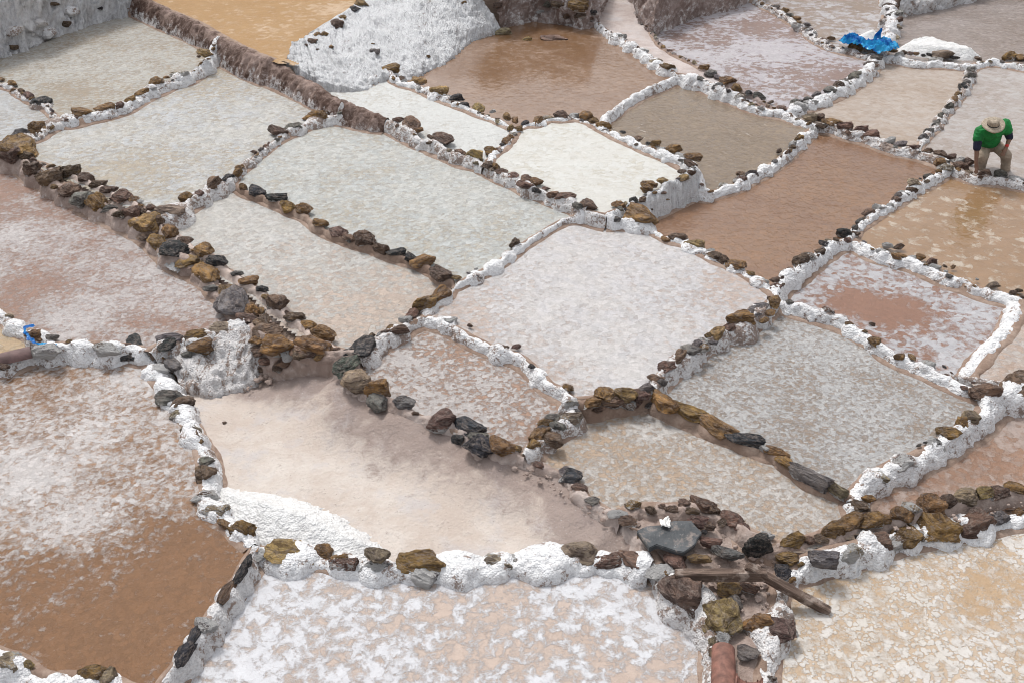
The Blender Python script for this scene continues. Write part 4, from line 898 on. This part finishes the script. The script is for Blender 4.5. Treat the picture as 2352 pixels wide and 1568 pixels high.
for poly, z, cnt, a_, b_ in RUB:
    xs2 = [p[0] for p in poly]; ys2 = [p[1] for p in poly]; k_ = 0; tries = 0
    while k_ < cnt and tries < 5000:
        tries += 1
        x, y = rr.uniform(min(xs2), max(xs2)), rr.uniform(min(ys2), max(ys2)); ins = False
        for i_ in range(len(poly)):
            (x1, y1), (x2, y2) = poly[i_], poly[(i_+1) % len(poly)]
            if (y1 > y) != (y2 > y) and x < (x2-x1)*(y-y1)/(y2-y1)+x1: ins = not ins
        if not ins: continue
        k_ += 1
        p = at(x, y, z); sz = rr.uniform(a_, b_)**1.0*mpp(p)*(.5 if rr.random() < .6 else 1)
        sd_ = rr.random()*90; o0 = len(AV)
        for c_ in RV:
            c2 = c_*(1+.6*noise.noise(c_*2.2+Vector((sd_, 0, 0)))); AV.append((c2.x*sz+p.x, c2.y*sz+p.y, c2.z*sz*.7+p.z))
        AF.extend((i0+o0, i1+o0, i2+o0) for i0, i1, i2 in RF)
me = bpy.data.meshes.new('rubble'); me.from_pydata(AV, [], AF); me.materials.append(M['mound'])
o = bpy.data.objects.new('rubble', me); COL.objects.link(o); tag(o, 'loose brown crumbs and pebbles on the mound and along the channels', 'rubble', kind='stuff')
# ------------------------------------------------------------------ single objects
def grid_in_poly(poly, step):
    xs_ = [p[0] for p in poly]; ys_ = [p[1] for p in poly]
    X, Y = np.meshgrid(np.arange(min(xs_)-step, max(xs_)+step*2, step), np.arange(min(ys_)-step, max(ys_)+step*2, step))
    ins = np.zeros(X.shape, bool); dist = np.full(X.shape, 1e9); n = len(poly)
    for i in range(n):
        x1, y1 = poly[i]; x2, y2 = poly[(i+1) % n]
        if abs(y1-y2) > 1e-9:
            ins ^= ((y1 > Y) != (y2 > Y)) & (X < (x2-x1)*(Y-y1)/(y2-y1)+x1)
        L2 = (x2-x1)**2+(y2-y1)**2
        t = np.clip(((X-x1)*(x2-x1)+(Y-y1)*(y2-y1))/L2, 0, 1)
        dist = np.minimum(dist, np.hypot(X-x1-t*(x2-x1), Y-y1-t*(y2-y1)))
    return X, Y, np.where(ins, dist, -dist)
def heap(name, px, z, hmax, label, mat, cat='salt heap', step=.03, reach=None, rough=.02):
    poly = [tuple(at(x, y, z)[:2]) for x, y in px]
    X, Y, D = grid_in_poly(poly, step)
    reach = reach or D.max()
    t = np.clip(D/reach, 0, 1)
    ok = D > -step*1.5
    idx = np.full(X.shape, -1); idx[ok] = np.arange(ok.sum())
    V = []
    for a, b in zip(*np.nonzero(ok)):
        x, y = X[a, b], Y[a, b]
        h = hmax*(t[a, b]**1.15)*(1+.3*noise.noise((x*2, y*2, 7))) + min(1, t[a, b]*4)*(rough*1.3*noise.noise((x*7, y*7, 1)) + rough*1.2*abs(noise.noise((x*16, y*16, 5))) + rough*.6*noise.noise((x*30, y*30, 5)))
        if D[a, b] <= .05*abs(noise.noise((x*9, y*9, 2)))*3: h = min(h, -.015)
        V.append((x, y, z+h))
    F = []
    for a in range(X.shape[0]-1):
        for b in range(X.shape[1]-1):
            q_ = (idx[a, b], idx[a, b+1], idx[a+1, b+1], idx[a+1, b])
            if min(q_) >= 0: F.append(tuple(int(k) for k in q_))
    o = mesh_obj(name, V, F, M[mat]); tag(o, label, cat)
    return o
heap('salt_heap', [(470,1105),(500,1108),(540,1120),(620,1130),(720,1152),(800,1192),(865,1240),(915,1278),(870,1296),(780,1288),(690,1280),(600,1262),(540,1232),(500,1180)], -.42, .24,
     'big bright white salt heap in the lower left corner of the dry bed', 'saltpure', reach=.42)
heap('salt_heap', [(2056,116),(2072,106),(2100,102),(2140,102),(2195,112),(2235,124),(2262,136),(2225,141),(2150,137),(2080,128)], -.05, .19, 'long low cream salt heap lying along the wall at the upper right', 'saltpure', reach=.25)
heap('salt_heap', [(1950,100),(1962,88),(1985,78),(2010,76),(2032,88),(2036,100),(2010,106),(1980,106)], .14, .2, 'small white salt heap poured on the blue plastic sheet', 'saltpure', reach=.3)

# timber
def wood_mat():
    B = NB('weathered_wood'); O = B.objco()
    g = B.noise(B.scale(O, (1.2, 14, 14)), 3, 6, .7, .6); n = B.noise(O, 7, 5, .65, .3)
    c = B.mix(B.ramp(g, .35, .65), (.07, .042, .03, 1), (.19, .13, .098, 1))
    c = B.mix(B.math('MULTIPLY', B.ramp(n, .52, .68), .75), c, (.42, .34, .29, 1))
    B.p('Base Color', c); B.p('Normal', B.bump(B.math('ADD', g, n), .02, 1)); B.p('Roughness', .8)
    return B.m
M['wood'] = wood_mat()
def plank(a, b, wd, hg, label, roll=0.0):
    a, b = Vector(a), Vector(b); L = (b-a).length
    bm = bmesh.new(); bmesh.ops.create_cube(bm, size=1)
    for v in bm.verts: v.co = Vector((v.co.x*L, v.co.y*wd, v.co.z*hg))
    bmesh.ops.bevel(bm, geom=bm.edges[:], offset=.006, segments=2, affect='EDGES')
    bmesh.ops.subdivide_edges(bm, edges=[e for e in bm.edges if abs((e.verts[0].co-e.verts[1].co).x) > L*.5], cuts=22, use_grid_fill=True)
    for v in bm.verts:
        q_ = v.co*9; v.co += Vector((0, noise.noise(q_), noise.noise(q_+Vector((5, 5, 5)))))*.006
        v.co.z += .012*math.sin(v.co.x/L*3)
    me = bpy.data.meshes.new('plank'); bm.to_mesh(me); bm.free(); me.materials.append(M['wood'])
    o = bpy.data.objects.new('plank', me); COL.objects.link(o)
    o.location = (a+b)/2
    d_ = (b-a).normalized(); qz = math.atan2(d_.y, d_.x)
    o.rotation_euler = (roll, -math.asin(d_.z), qz)
    tag(o, label, 'plank')
    return o
plank(at(1550,1318,-.14), at(1760,1322,-.12), .085, .10, 'short dark plank lying flat on the mound below the slate slab')
plank(at(1716,1298,-.03), at(1902,1405,-.40), .075, .085, 'long dark plank sloping down into the bubbly pond', roll=.25)

# clay tiles
M['clay'] = plain_mat('red_clay', (.215, .10, .074, 1), .75, .3, 9, .008)
M['claydark'] = plain_mat('purple_clay', (.17, .105, .098, 1), .75, .25, 6, .006)
def tile(a, b, r0, r1, mat, label, name='roof_tile', inv=False, arc=(0, 180), jag=0.0):
    a, b = Vector(a), Vector(b); ax = (b-a).normalized(); side = ax.cross(Vector((0, 0, 1))).normalized(); up = side.cross(ax)
    if inv: up = -up
    nu, nv = 22, 26; V = []; th = .013
    for lay in (0, 1):
        for i in range(nu):
            t = i/(nu-1); r = r0+(r1-r0)*t - lay*th
            for j in range(nv):
                an = R(arc[0]+(arc[1]-arc[0])*j/(nv-1))
                p = a + (b-a)*t
                if jag and i == 0: p = p + ax*jag*(noise.noise((j*.5, 1, 1))+.4)
                k = 1 + .015*noise.noise((t*4, j*.3, lay))
                V.append(p + side*math.cos(an)*r*k + up*(math.sin(an)*r*.9)*k)
    F = []
    S = nu*nv
    for i in range(nu-1):
        for j in range(nv-1):
            k = i*nv+j
            F.append((k, k+1, k+nv+1, k+nv)); F.append((S+k, S+k+nv, S+k+nv+1, S+k+1))
        for j in (0, nv-1):
            k = i*nv+j; F.append((k, k+nv, S+k+nv, S+k))
    for j in range(nv-1):
        F.append((j, S+j, S+j+1, j+1)); k = (nu-1)*nv+j; F.append((k, k+1, S+k+1, S+k))
    bm = bmesh.new(); vs_ = [bm.verts.new(v) for v in V]
    for f in F: bm.faces.new([vs_[k] for k in f])
    bmesh.ops.recalc_face_normals(bm, faces=bm.faces[:])
    me = bpy.data.meshes.new(name); bm.to_mesh(me); bm.free(); me.shade_smooth(); me.set_sharp_from_angle(angle=R(40)); me.materials.append(M[mat])
    o = bpy.data.objects.new(name, me); COL.objects.link(o); tag(o, label, 'roof tile'); return o
tile(at(1661,1490,-.27), at(1664,1640,-.27), .098, .112, 'clay', 'red clay roof tile laid hump up at the bottom edge', jag=.0)
tile(at(1722,1545,-.20), at(1716,1660,-.24), .11, .12, 'clay', 'broken upturned clay tile beside the hump-backed tile at the bottom edge', inv=True, jag=.12)
tile(at(-90,850,-.16), at(74,812,-.14), .10, .105, 'claydark', 'dark purple clay tile at the left edge beside the salt wall')

# slate slab
def slab(px, z, th, label, tilt=.03):
    pts = [at(x, y, z) for x, y in px]
    c_ = sum(pts, Vector())/len(pts)
    bm = bmesh.new()
    top = [bm.verts.new(p - c_ + Vector((0, 0, th/2 + tilt*(p.y-c_.y)))) for p in pts]
    f = bm.faces.new(top); 
    if f.normal.z < 0: f.normal_flip()
    f.normal_update()
    if f.normal.z < 0: bmesh.ops.reverse_faces(bm, faces=[f])
    ret = bmesh.ops.extrude_face_region(bm, geom=[f])
    for v in [g for g in ret['geom'] if isinstance(g, bmesh.types.BMVert)]:
        v.co.z -= th*(1+.3*noise.noise(v.co*5)); v.co.x *= .97; v.co.y *= .97
    bmesh.ops.recalc_face_normals(bm, faces=bm.faces[:])
    bmesh.ops.bevel(bm, geom=bm.edges[:], offset=.008, segments=2, affect='EDGES')
    me = bpy.data.meshes.new('slate_slab'); bm.to_mesh(me); bm.free(); me.materials.append(M['slate'])
    o = bpy.data.objects.new('slate_slab', me); COL.objects.link(o); o.location = c_; tag(o, label, 'slab'); return o
def slate_mat():
    B = NB('dark_slate'); O = B.objco()
    n1 = B.noise(O, 4, 6, .65, .4); n2 = B.noise(O, 22, 5, .7); n3 = B.noise(O, 9, 5, .7, .3)
    c = B.mix(B.ramp(n1, .4, .7), (.035, .04, .045, 1), (.085, .09, .095, 1))
    c = B.mix(B.math('MULTIPLY', B.ramp(n3, .52, .68), .55), c, (.33, .26, .22, 1))
    c = B.mix(B.math('MULTIPLY', B.ramp(n2, .62, .72), .6), c, (.6, .58, .57, 1))
    B.p('Base Color', c); B.p('Roughness', .55); B.p('Normal', B.bump(B.math('ADD', n1, n2), .012, 1)); return B.m
M['slate'] = slate_mat()
slab([(1461,1223),(1483,1213),(1521,1210),(1546,1201),(1588,1201),(1596,1211),(1613,1228),(1601,1243),(1598,1253),(1571,1271),(1551,1268),(1508,1254),(1491,1262),(1476,1243)], -.18, .06, 'large flat dark slate slab lying on the mound', tilt=.05)

# loose stones
LOOSE = [
 (1212,91,28,'y','stone','pale yellow flat stone lying in the brown pond at top centre', -.02, .62, .35),
 (1272,88,58,'r','stone','wide salt-dusted red brown slab lying in the brown pond', -.02, .5, .26),
 (1158,75,42,'k','stone','pale salt chunk at the foot of the rocky bank', .0, .6, .4),
 (867,1274,56,'k','stone','smooth round beige stone sitting on top of the long boulder wall', -.24, .75, .6),
 (1891,1281,64,'s','boulder','round dark grey boulder on the salt wall right of the planks', -.15, .85, .75),
 (1608,1282,54,'y','stone','long yellow stone wedged between slate slab and planks', -.24, .4, .4),
 (1671,1271,72,'s','boulder','dark grey boulder frosted with salt right of the slate slab', -.22, .7, .55),
 (1741,1250,62,'g','boulder','blackish boulder below the beige pond next to the plank top', -.2, .8, .7),
 (1601,1196,52,'r','earth_clod','reddish clod of earth touching the upper right corner of the slate slab', -.16, .7, .55),
 (1627,1208,34,'b','earth_clod','small dark clod right of the reddish clod above the slate slab', -.18, .7, .6),
 (1632,1244,46,'r','earth_clod','brown crumbly clod right of the slate slab', -.22, .8, .6),
 (1618,1221,14,'g','stone','tiny black stone at the right corner of the slate slab', -.2, .8, .7),
 (515,970,10,'b','pebble','lone dark pebble on the dry salt bed', -.41, .8, .7),
 (1809,1281,56,'o','stone','rusty half-buried stone left of the round dark grey boulder', -.25, .7, .5),
 (1551,1285,46,'m','stone','flat sand-coloured stone just under the slate slab', -.3, .7, .3),
]
for x, y, wpx, col, nm, lb, z, a1, a2 in LOOSE:
    p = at(x, y, z); s_ = wpx*mpp(p)*1.05
    o = put_stone(None, p, s_, col, rs.uniform(-.25, .25), asp=(a1, a2), name=nm, matkey='rockbare', tilt=.08)
    o['label'] = lb; o['category'] = {'pebble': 'pebble', 'earth_clod': 'clod'}.get(nm, 'stone')

# plastic and paper litter
def plastic_mat(name, c1, c2, tr=.35):
    B = NB(name); O = B.objco(); n = B.noise(O, 5, 4, .6, .6)
    B.p('Base Color', B.mix(B.ramp(n, .4, .6), c1, c2)); B.p('Roughness', .22); B.p('Transmission Weight', tr); B.p('IOR', 1.2)
    B.p('Specular IOR Level', .6); return B.m
M['blue'] = plastic_mat('blue_plastic', (.012, .12, .40, 1), (.03, .32, .60, 1), .1)
M['clear'] = plastic_mat('clear_plastic', (.75, .75, .74, 1), (.82, .82, .82, 1), .6)
M['paper'] = plain_mat('white_paper', (.80, .79, .76, 1), .7, .06, 8, .002)
def crumple(name, px, z, hmax, label, mat, cat, freq=5.0, step=.025, seed=3.0):
    poly = [tuple(at(x, y, z)[:2]) for x, y in px]
    X, Y, D = grid_in_poly(poly, step); ok = D > -step*.6
    idx = np.full(X.shape, -1); idx[ok] = np.arange(ok.sum()); V = []
    for a, b in zip(*np.nonzero(ok)):
        x, y = X[a, b], Y[a, b]
        r1 = 1-abs(noise.noise((x*freq, y*freq, seed)))*2.2; r2 = 1-abs(noise.noise((x*freq*2.3+4, y*freq*2.3, seed)))*2.2
        h = hmax*max(0, .55*r1+.45*r2)*min(1, .35+max(0, D[a, b])/.12)
        V.append((x+.03*noise.noise((x*9, y*9, seed)), y+.05*noise.noise((x*9, y*9, seed+5)), z+h))
    F = []
    for a in range(X.shape[0]-1):
        for b in range(X.shape[1]-1):
            q_ = (idx[a, b], idx[a, b+1], idx[a+1, b+1], idx[a+1, b])
            if min(q_) >= 0:
                F.append((int(q_[0]), int(q_[1]), int(q_[2]))); F.append((int(q_[0]), int(q_[2]), int(q_[3])))
    o = mesh_obj(name, V, F, M[mat], smooth=False)
    sm = o.modifiers.new('thickness', 'SOLIDIFY'); sm.thickness = .003
    tag(o, label, cat); return o
sheet = crumple('plastic_sheet', [(1927,95),(1940,86),(1962,84),(1985,97),(2003,99),(2018,92),(2044,92),(2052,105),(2063,105),(2063,115),(2046,120),(2020,124),(1996,117),(1975,107),(1938,104)], .20, .15,
        'bright blue crumpled plastic sheet on the wall corner at the upper right', 'blue', 'plastic sheet', 4.5)
fl = []
for i in range(8):
    t = i/7
    for sgn in (-1, 1):
        p = at(2015+2*t+sgn*(8-6*t), 92-26*t, .3); p = at(2015, 92, .26) + Vector((sgn*(.09-.07*t)+.03*t, .05*math.sin(t*5), .27*t)); fl.append(tuple(p))
mesh_obj('sheet_flap', fl, [(2*i, 2*i+1, 2*i+3, 2*i+2) for i in range(7)], M['blue'], sheet, smooth=False).modifiers.new('thickness', 'SOLIDIFY').thickness = .003
crumple('plastic_bag', [(362,588),(378,580),(395,598),(412,612),(420,622),(404,628),(388,622),(372,606)], -.08, .10, 'wisp of clear plastic bag caught under the black boulder on the rocky wall', 'clear', 'plastic bag', 9, .018, 8)
crumple('blue_rag', [(52,752),(78,746),(80,750),(60,758),(70,775),(92,790),(130,790),(130,795),(92,797),(62,780)], -.06, .05, 'blue plastic strip tied round the stones at the left edge', 'blue', 'plastic strip', 9, .012, 5)
crumple('paper_scrap', [(1032,1052),(1043,1047),(1058,1060),(1046,1068)], -.33, .035, 'torn white paper scrap on the dry bed below the slates', 'paper', 'paper', 12, .012, 2)
crumple('crumpled_tissue', [(1517,1198),(1522,1190),(1536,1189),(1544,1198),(1540,1210),(1519,1210)], -.13, .09, 'crumpled white paper at the top edge of the slate slab', 'paper', 'paper', 12, .012, 6)

# ------------------------------------------------------------------ the stooping man
PB = at(2278, 399, -.12)
PY = PB.y + .12
def pj(x, y, off, r):
    """a joint of the man: where the sight line (x, y) meets the upright plane off metres behind his feet"""
    dx, dy = (x-1176)/FPX, -(y-784)/FPX
    d = (dx, dy*ST + CT, dy*CT - ST); t = (PY+off)/d[1]
    return (d[0]*t, PY+off, CAM_H + d[2]*t, r)
bm = bmesh.new(); bmesh.ops.create_icosphere(bm, subdivisions=2, radius=1.0); bm.verts.ensure_lookup_table()
UNIT_V = [tuple(v.co) for v in bm.verts]; UNIT_F = [tuple(v.index for v in f.verts) for f in bm.faces]; bm.free()
def skinned(name, verts, edges, root, mat, parent, vox=.010, fold=0.0, ff=14.0):
    """one continuous surface grown round a posed chain of joints: tapered limbs fused into a single skin"""
    SV, SF = [], []
    def ball(p, r):
        o0 = len(SV); mn = min(r)
        SV.extend((x*r[0]+p.x, y*r[1]+p.y, z*mn+p.z) for x, y, z in UNIT_V); SF.extend((i0+o0, i1+o0, i2+o0) for i0, i1, i2 in UNIT_F)
    for a, b in edges:
        pa, pb = Vector(verts[a][:3]), Vector(verts[b][:3]); ra, rb = verts[a][3], verts[b][3]
        ra = ra if isinstance(ra, tuple) else (ra, ra); rb = rb if isinstance(rb, tuple) else (rb, rb)
        n_ = max(3, int((pb-pa).length/(min(ra[0], rb[0])*.35)))
        for k in range(n_+1):
            t = k/n_; ball(pa.lerp(pb, t), (ra[0]+(rb[0]-ra[0])*t, ra[1]+(rb[1]-ra[1])*t))
    me = bpy.data.meshes.new(name); me.from_pydata(SV, [], SF)
    o = bpy.data.objects.new(name, me); COL.objects.link(o)
    rm = o.modifiers.new('remesh', 'REMESH'); rm.mode = 'VOXEL'; rm.voxel_size = vox
    sm = o.modifiers.new('smooth', 'SMOOTH'); sm.iterations = 4; sm.factor = .5
    PEND.append((o, name, mat, parent, fold, ff))
    return o
PEND = []
def finish_skins():
    bpy.context.view_layer.update()
    dg = bpy.context.evaluated_depsgraph_get(); done = []
    for o, name, mat, parent, fold, ff in PEND:
        nm = bpy.data.meshes.new_from_object(o.evaluated_get(dg)); nm.name = name; done.append(nm)
    for nm, (o, name, mat, parent, fold, ff) in zip(done, PEND):
        o.modifiers.clear(); o.data = nm; nm.materials.clear(); nm.materials.append(mat); nm.shade_smooth()
        if fold:
            nn_ = [v.normal.copy() for v in nm.vertices]
            for v, n_ in zip(nm.vertices, nn_):
                q_ = v.co*ff; d_ = 1-2.4*abs(noise.noise(Vector((q_.x*.8, q_.y*.8, q_.z*1.4)))); v.co += n_*fold*d_
        o.parent = parent; nm.transform(Matrix.Translation(-parent.location))
M['skin'] = plain_mat('brown_skin', (.20, .105, .065, 1), .55, .12, 12, .003)
M['green'] = plain_mat('green_cotton', (.010, .21, .045, 1), .85, .22, 7, .02)
M['navy'] = plain_mat('navy_knit', (.018, .022, .05, 1), .9, .25, 14, .02)
M['khaki'] = plain_mat('khaki_cotton', (.36, .285, .215, 1), .85, .18, 6, .02)
M['straw'] = plain_mat('straw', (.40, .33, .25, 1), .8, .22, 30, .012)
M['black'] = plain_mat('black_band', (.015, .014, .014, 1), .6, .2, 12, .003)
M['red'] = plain_mat('red_thread', (.5, .03, .02, 1), .6, .2, 12, .003)
man = empty('person', Vector((PB.x, PY, PB.z)))
tag(man, 'stooping man in green T-shirt and straw hat reaching down to the wall', 'person')
BV = {
 'pel': pj(2275,334,.22,(.14,.12)), 'belly': pj(2276,318,.14,(.14,.11)), 'chest': pj(2279,299,.02,(.16,.12)), 'neck': pj(2283,294,-.10,.055),
 'head0': pj(2284,297,-.16,.078), 'head1': pj(2283,289,-.19,.09), 'nose': pj(2287,304,-.275,.016),
 'sl': pj(2251,303,.0,.06), 'el': pj(2244,340,-.08,.042), 'wl': pj(2242,374,-.17,.030), 'pl': pj(2243,385,-.19,(.038,.022)),
 'sr': pj(2309,286,.03,.06), 'er': pj(2319,318,.0,.042), 'wr': pj(2312,337,-.10,.030), 'pr': pj(2308,346,-.13,(.038,.022)),
 'hl': pj(2264,336,.2,.08), 'kl': pj(2259,360,.0,.06), 'al': pj(2252,392,.10,.042), 'tl': pj(2250,400,.02,.035),
 'hr': pj(2287,332,.2,.08), 'kr': pj(2311,358,-.08,.06), 'ar': pj(2309,396,.05,.042), 'tr': pj(2309,404,-.04,.035)}
BE = [('pel', 'belly'), ('belly', 'chest'), ('chest', 'neck'), ('neck', 'head0'), ('head0', 'head1'), ('head0', 'nose'), ('chest', 'sl'), ('sl', 'el'), ('el', 'wl'), ('wl', 'pl'),
      ('chest', 'sr'), ('sr', 'er'), ('er', 'wr'), ('wr', 'pr'), ('pel', 'hl'), ('hl', 'kl'), ('kl', 'al'), ('al', 'tl'), ('pel', 'hr'), ('hr', 'kr'), ('kr', 'ar'), ('ar', 'tr')]
for k, dirs in (('l', [(-.035, -.03, -.075), (-.015, -.045, -.09), (.006, -.05, -.09), (.026, -.045, -.08), (.05, .0, -.04)]),
                ('r', [(-.07, -.02, -.06), (-.06, -.045, -.075), (-.04, -.06, -.075), (-.015, -.06, -.065), (-.06, .03, -.01)])):
    bx, by, bz = BV['p'+k][:3]
    for i, dv in enumerate(dirs):
        BV[f'f{k}{i}a'] = (bx+dv[0]*.55, by+dv[1]*.75, bz+dv[2]*.45, .0105); BV[f'f{k}{i}b'] = (bx+dv[0], by+dv[1], bz+dv[2], .0085)
        BE += [('p'+k, f'f{k}{i}a'), (f'f{k}{i}a', f'f{k}{i}b')]
skinned('body', BV, BE, 'pel', M['skin'], man, vox=.007)
skinned('trousers', {'waist': pj(2275,323,.20,(.155,.13)), 'pel': pj(2275,333,.22,(.15,.13)), 'hl': pj(2263,338,.2,.10), 'ml': pj(2260,350,.09,.092), 'kl': pj(2259,361,.0,.082), 'cl': pj(2255,376,.05,.076), 'al': pj(2252,392,.10,.072),
                      'hr': pj(2286,334,.2,.10), 'mr': pj(2300,345,.05,.095), 'kr': pj(2311,358,-.085,.086), 'cr': pj(2310,376,-.02,.078), 'ar': pj(2309,396,.05,.074)},
        [('waist', 'pel'), ('pel', 'hl'), ('hl', 'ml'), ('ml', 'kl'), ('kl', 'cl'), ('cl', 'al'), ('pel', 'hr'), ('hr', 'mr'), ('mr', 'kr'), ('kr', 'cr'), ('cr', 'ar')], 'waist', M['khaki'], man, fold=.007)
skinned('shirt', {'hem': pj(2272,322,.15,(.175,.15)), 'belly': pj(2275,313,.11,(.18,.145)), 'chest': pj(2279,299,.02,(.19,.15)), 'neck': pj(2283,290,-.05,.085),
                   'sl': pj(2252,303,.0,.092), 'ul': pj(2247,318,-.04,.085), 'sr': pj(2308,286,.03,.092), 'ur': pj(2313,300,.015,.085)},
        [('hem', 'belly'), ('belly', 'chest'), ('chest', 'neck'), ('chest', 'sl'), ('sl', 'ul'), ('chest', 'sr'), ('sr', 'ur')], 'chest', M['green'], man, fold=.008)
skinned('undersleeve', {'a': pj(2247,316,-.04,.07), 'b': pj(2245.5,329,-.06,.068), 'c': pj(2244,340,-.08,.062)}, [('a', 'b'), ('b', 'c')], 'a', M['navy'], man, fold=.004, ff=30)
skinned('undersleeve', {'a': pj(2313,299,.015,.07), 'b': pj(2316,308,.008,.066), 'c': pj(2318.5,316,.0,.06)}, [('a', 'b'), ('b', 'c')], 'a', M['navy'], man, fold=.004, ff=30)
skinned('wristband', {'a': pj(2312.6,335.4,-.096,.034), 'b': pj(2312.4,336,-.098,.034)}, [('a', 'b')], 'a', M['red'], man, vox=.006)
for sx in (-1, 1):
    mesh = bpy.data.meshes.new('eye'); bm = bmesh.new(); bmesh.ops.create_uvsphere(bm, u_segments=10, v_segments=8, radius=.011); bm.to_mesh(mesh); bm.free(); mesh.materials.append(M['black'])
    e_ = bpy.data.objects.new('eye', mesh); COL.objects.link(e_); e_.parent = man; e_.location = Vector(BV['head0'][:3]) + Vector((sx*.032, -.072, .015)) - man.location
skinned('hair', {'a': pj(2283,290,-.13,.074), 'b': pj(2283,283,-.16,.07)}, [('a', 'b')], 'a', M['black'], man)
finish_skins()
# hat
prof = [(.205, -.012), (.198, .004), (.17, -.002), (.135, .004), (.112, .012), (.108, .05), (.102, .09), (.085, .115), (.05, .122), (.02, .108), (.0, .104)]
hv, hf = [], []
for lay, dz in ((0, 0), (1, -.008)):
    for (r_, z_) in prof:
        for k in range(32):
            a = k/32*2*math.pi
            up_ = .035*abs(math.cos(a))**3 if r_ > .12 else 0
            hv.append((r_*math.cos(a)*(.94 if r_ < .12 else 1), r_*math.sin(a)*1.08, z_+dz+up_*(r_-.12)/.085))
n_ = len(prof)
for lay in (0, 1):
    for i in range(n_-1):
        for k in range(32):
            q_ = [lay*n_*32+i*32+k, lay*n_*32+i*32+(k+1) % 32, lay*n_*32+(i+1)*32+(k+1) % 32, lay*n_*32+(i+1)*32+k]
            hf.append(tuple(q_ if lay == 0 else q_[::-1]))
for k in range(32): hf.append((k, (k+1) % 32, n_*32+(k+1) % 32, n_*32+k))
hat = mesh_obj('hat', hv, hf, M['straw']); hat.parent = man; hat.location = Vector(pj(2281,287,-.20,0)[:3]) - man.location; hat.rotation_euler = (.30, -.22, .1); hat.scale = (.86,)*3
bv, bf = [], []
for i, (r_, z_) in enumerate(((.114, .016), (.1145, .022), (.1125, .034), (.111, .036))):
    for k in range(32):
        a = k/32*2*math.pi; bv.append((r_*math.cos(a)*.95, r_*math.sin(a)*1.085, z_))
for i in range(3):
    for k in range(32): bf.append((i*32+k, i*32+(k+1) % 32, (i+1)*32+(k+1) % 32, (i+1)*32+k))
bd = mesh_obj('hat_band', bv, bf, M['black']); bd.parent = hat
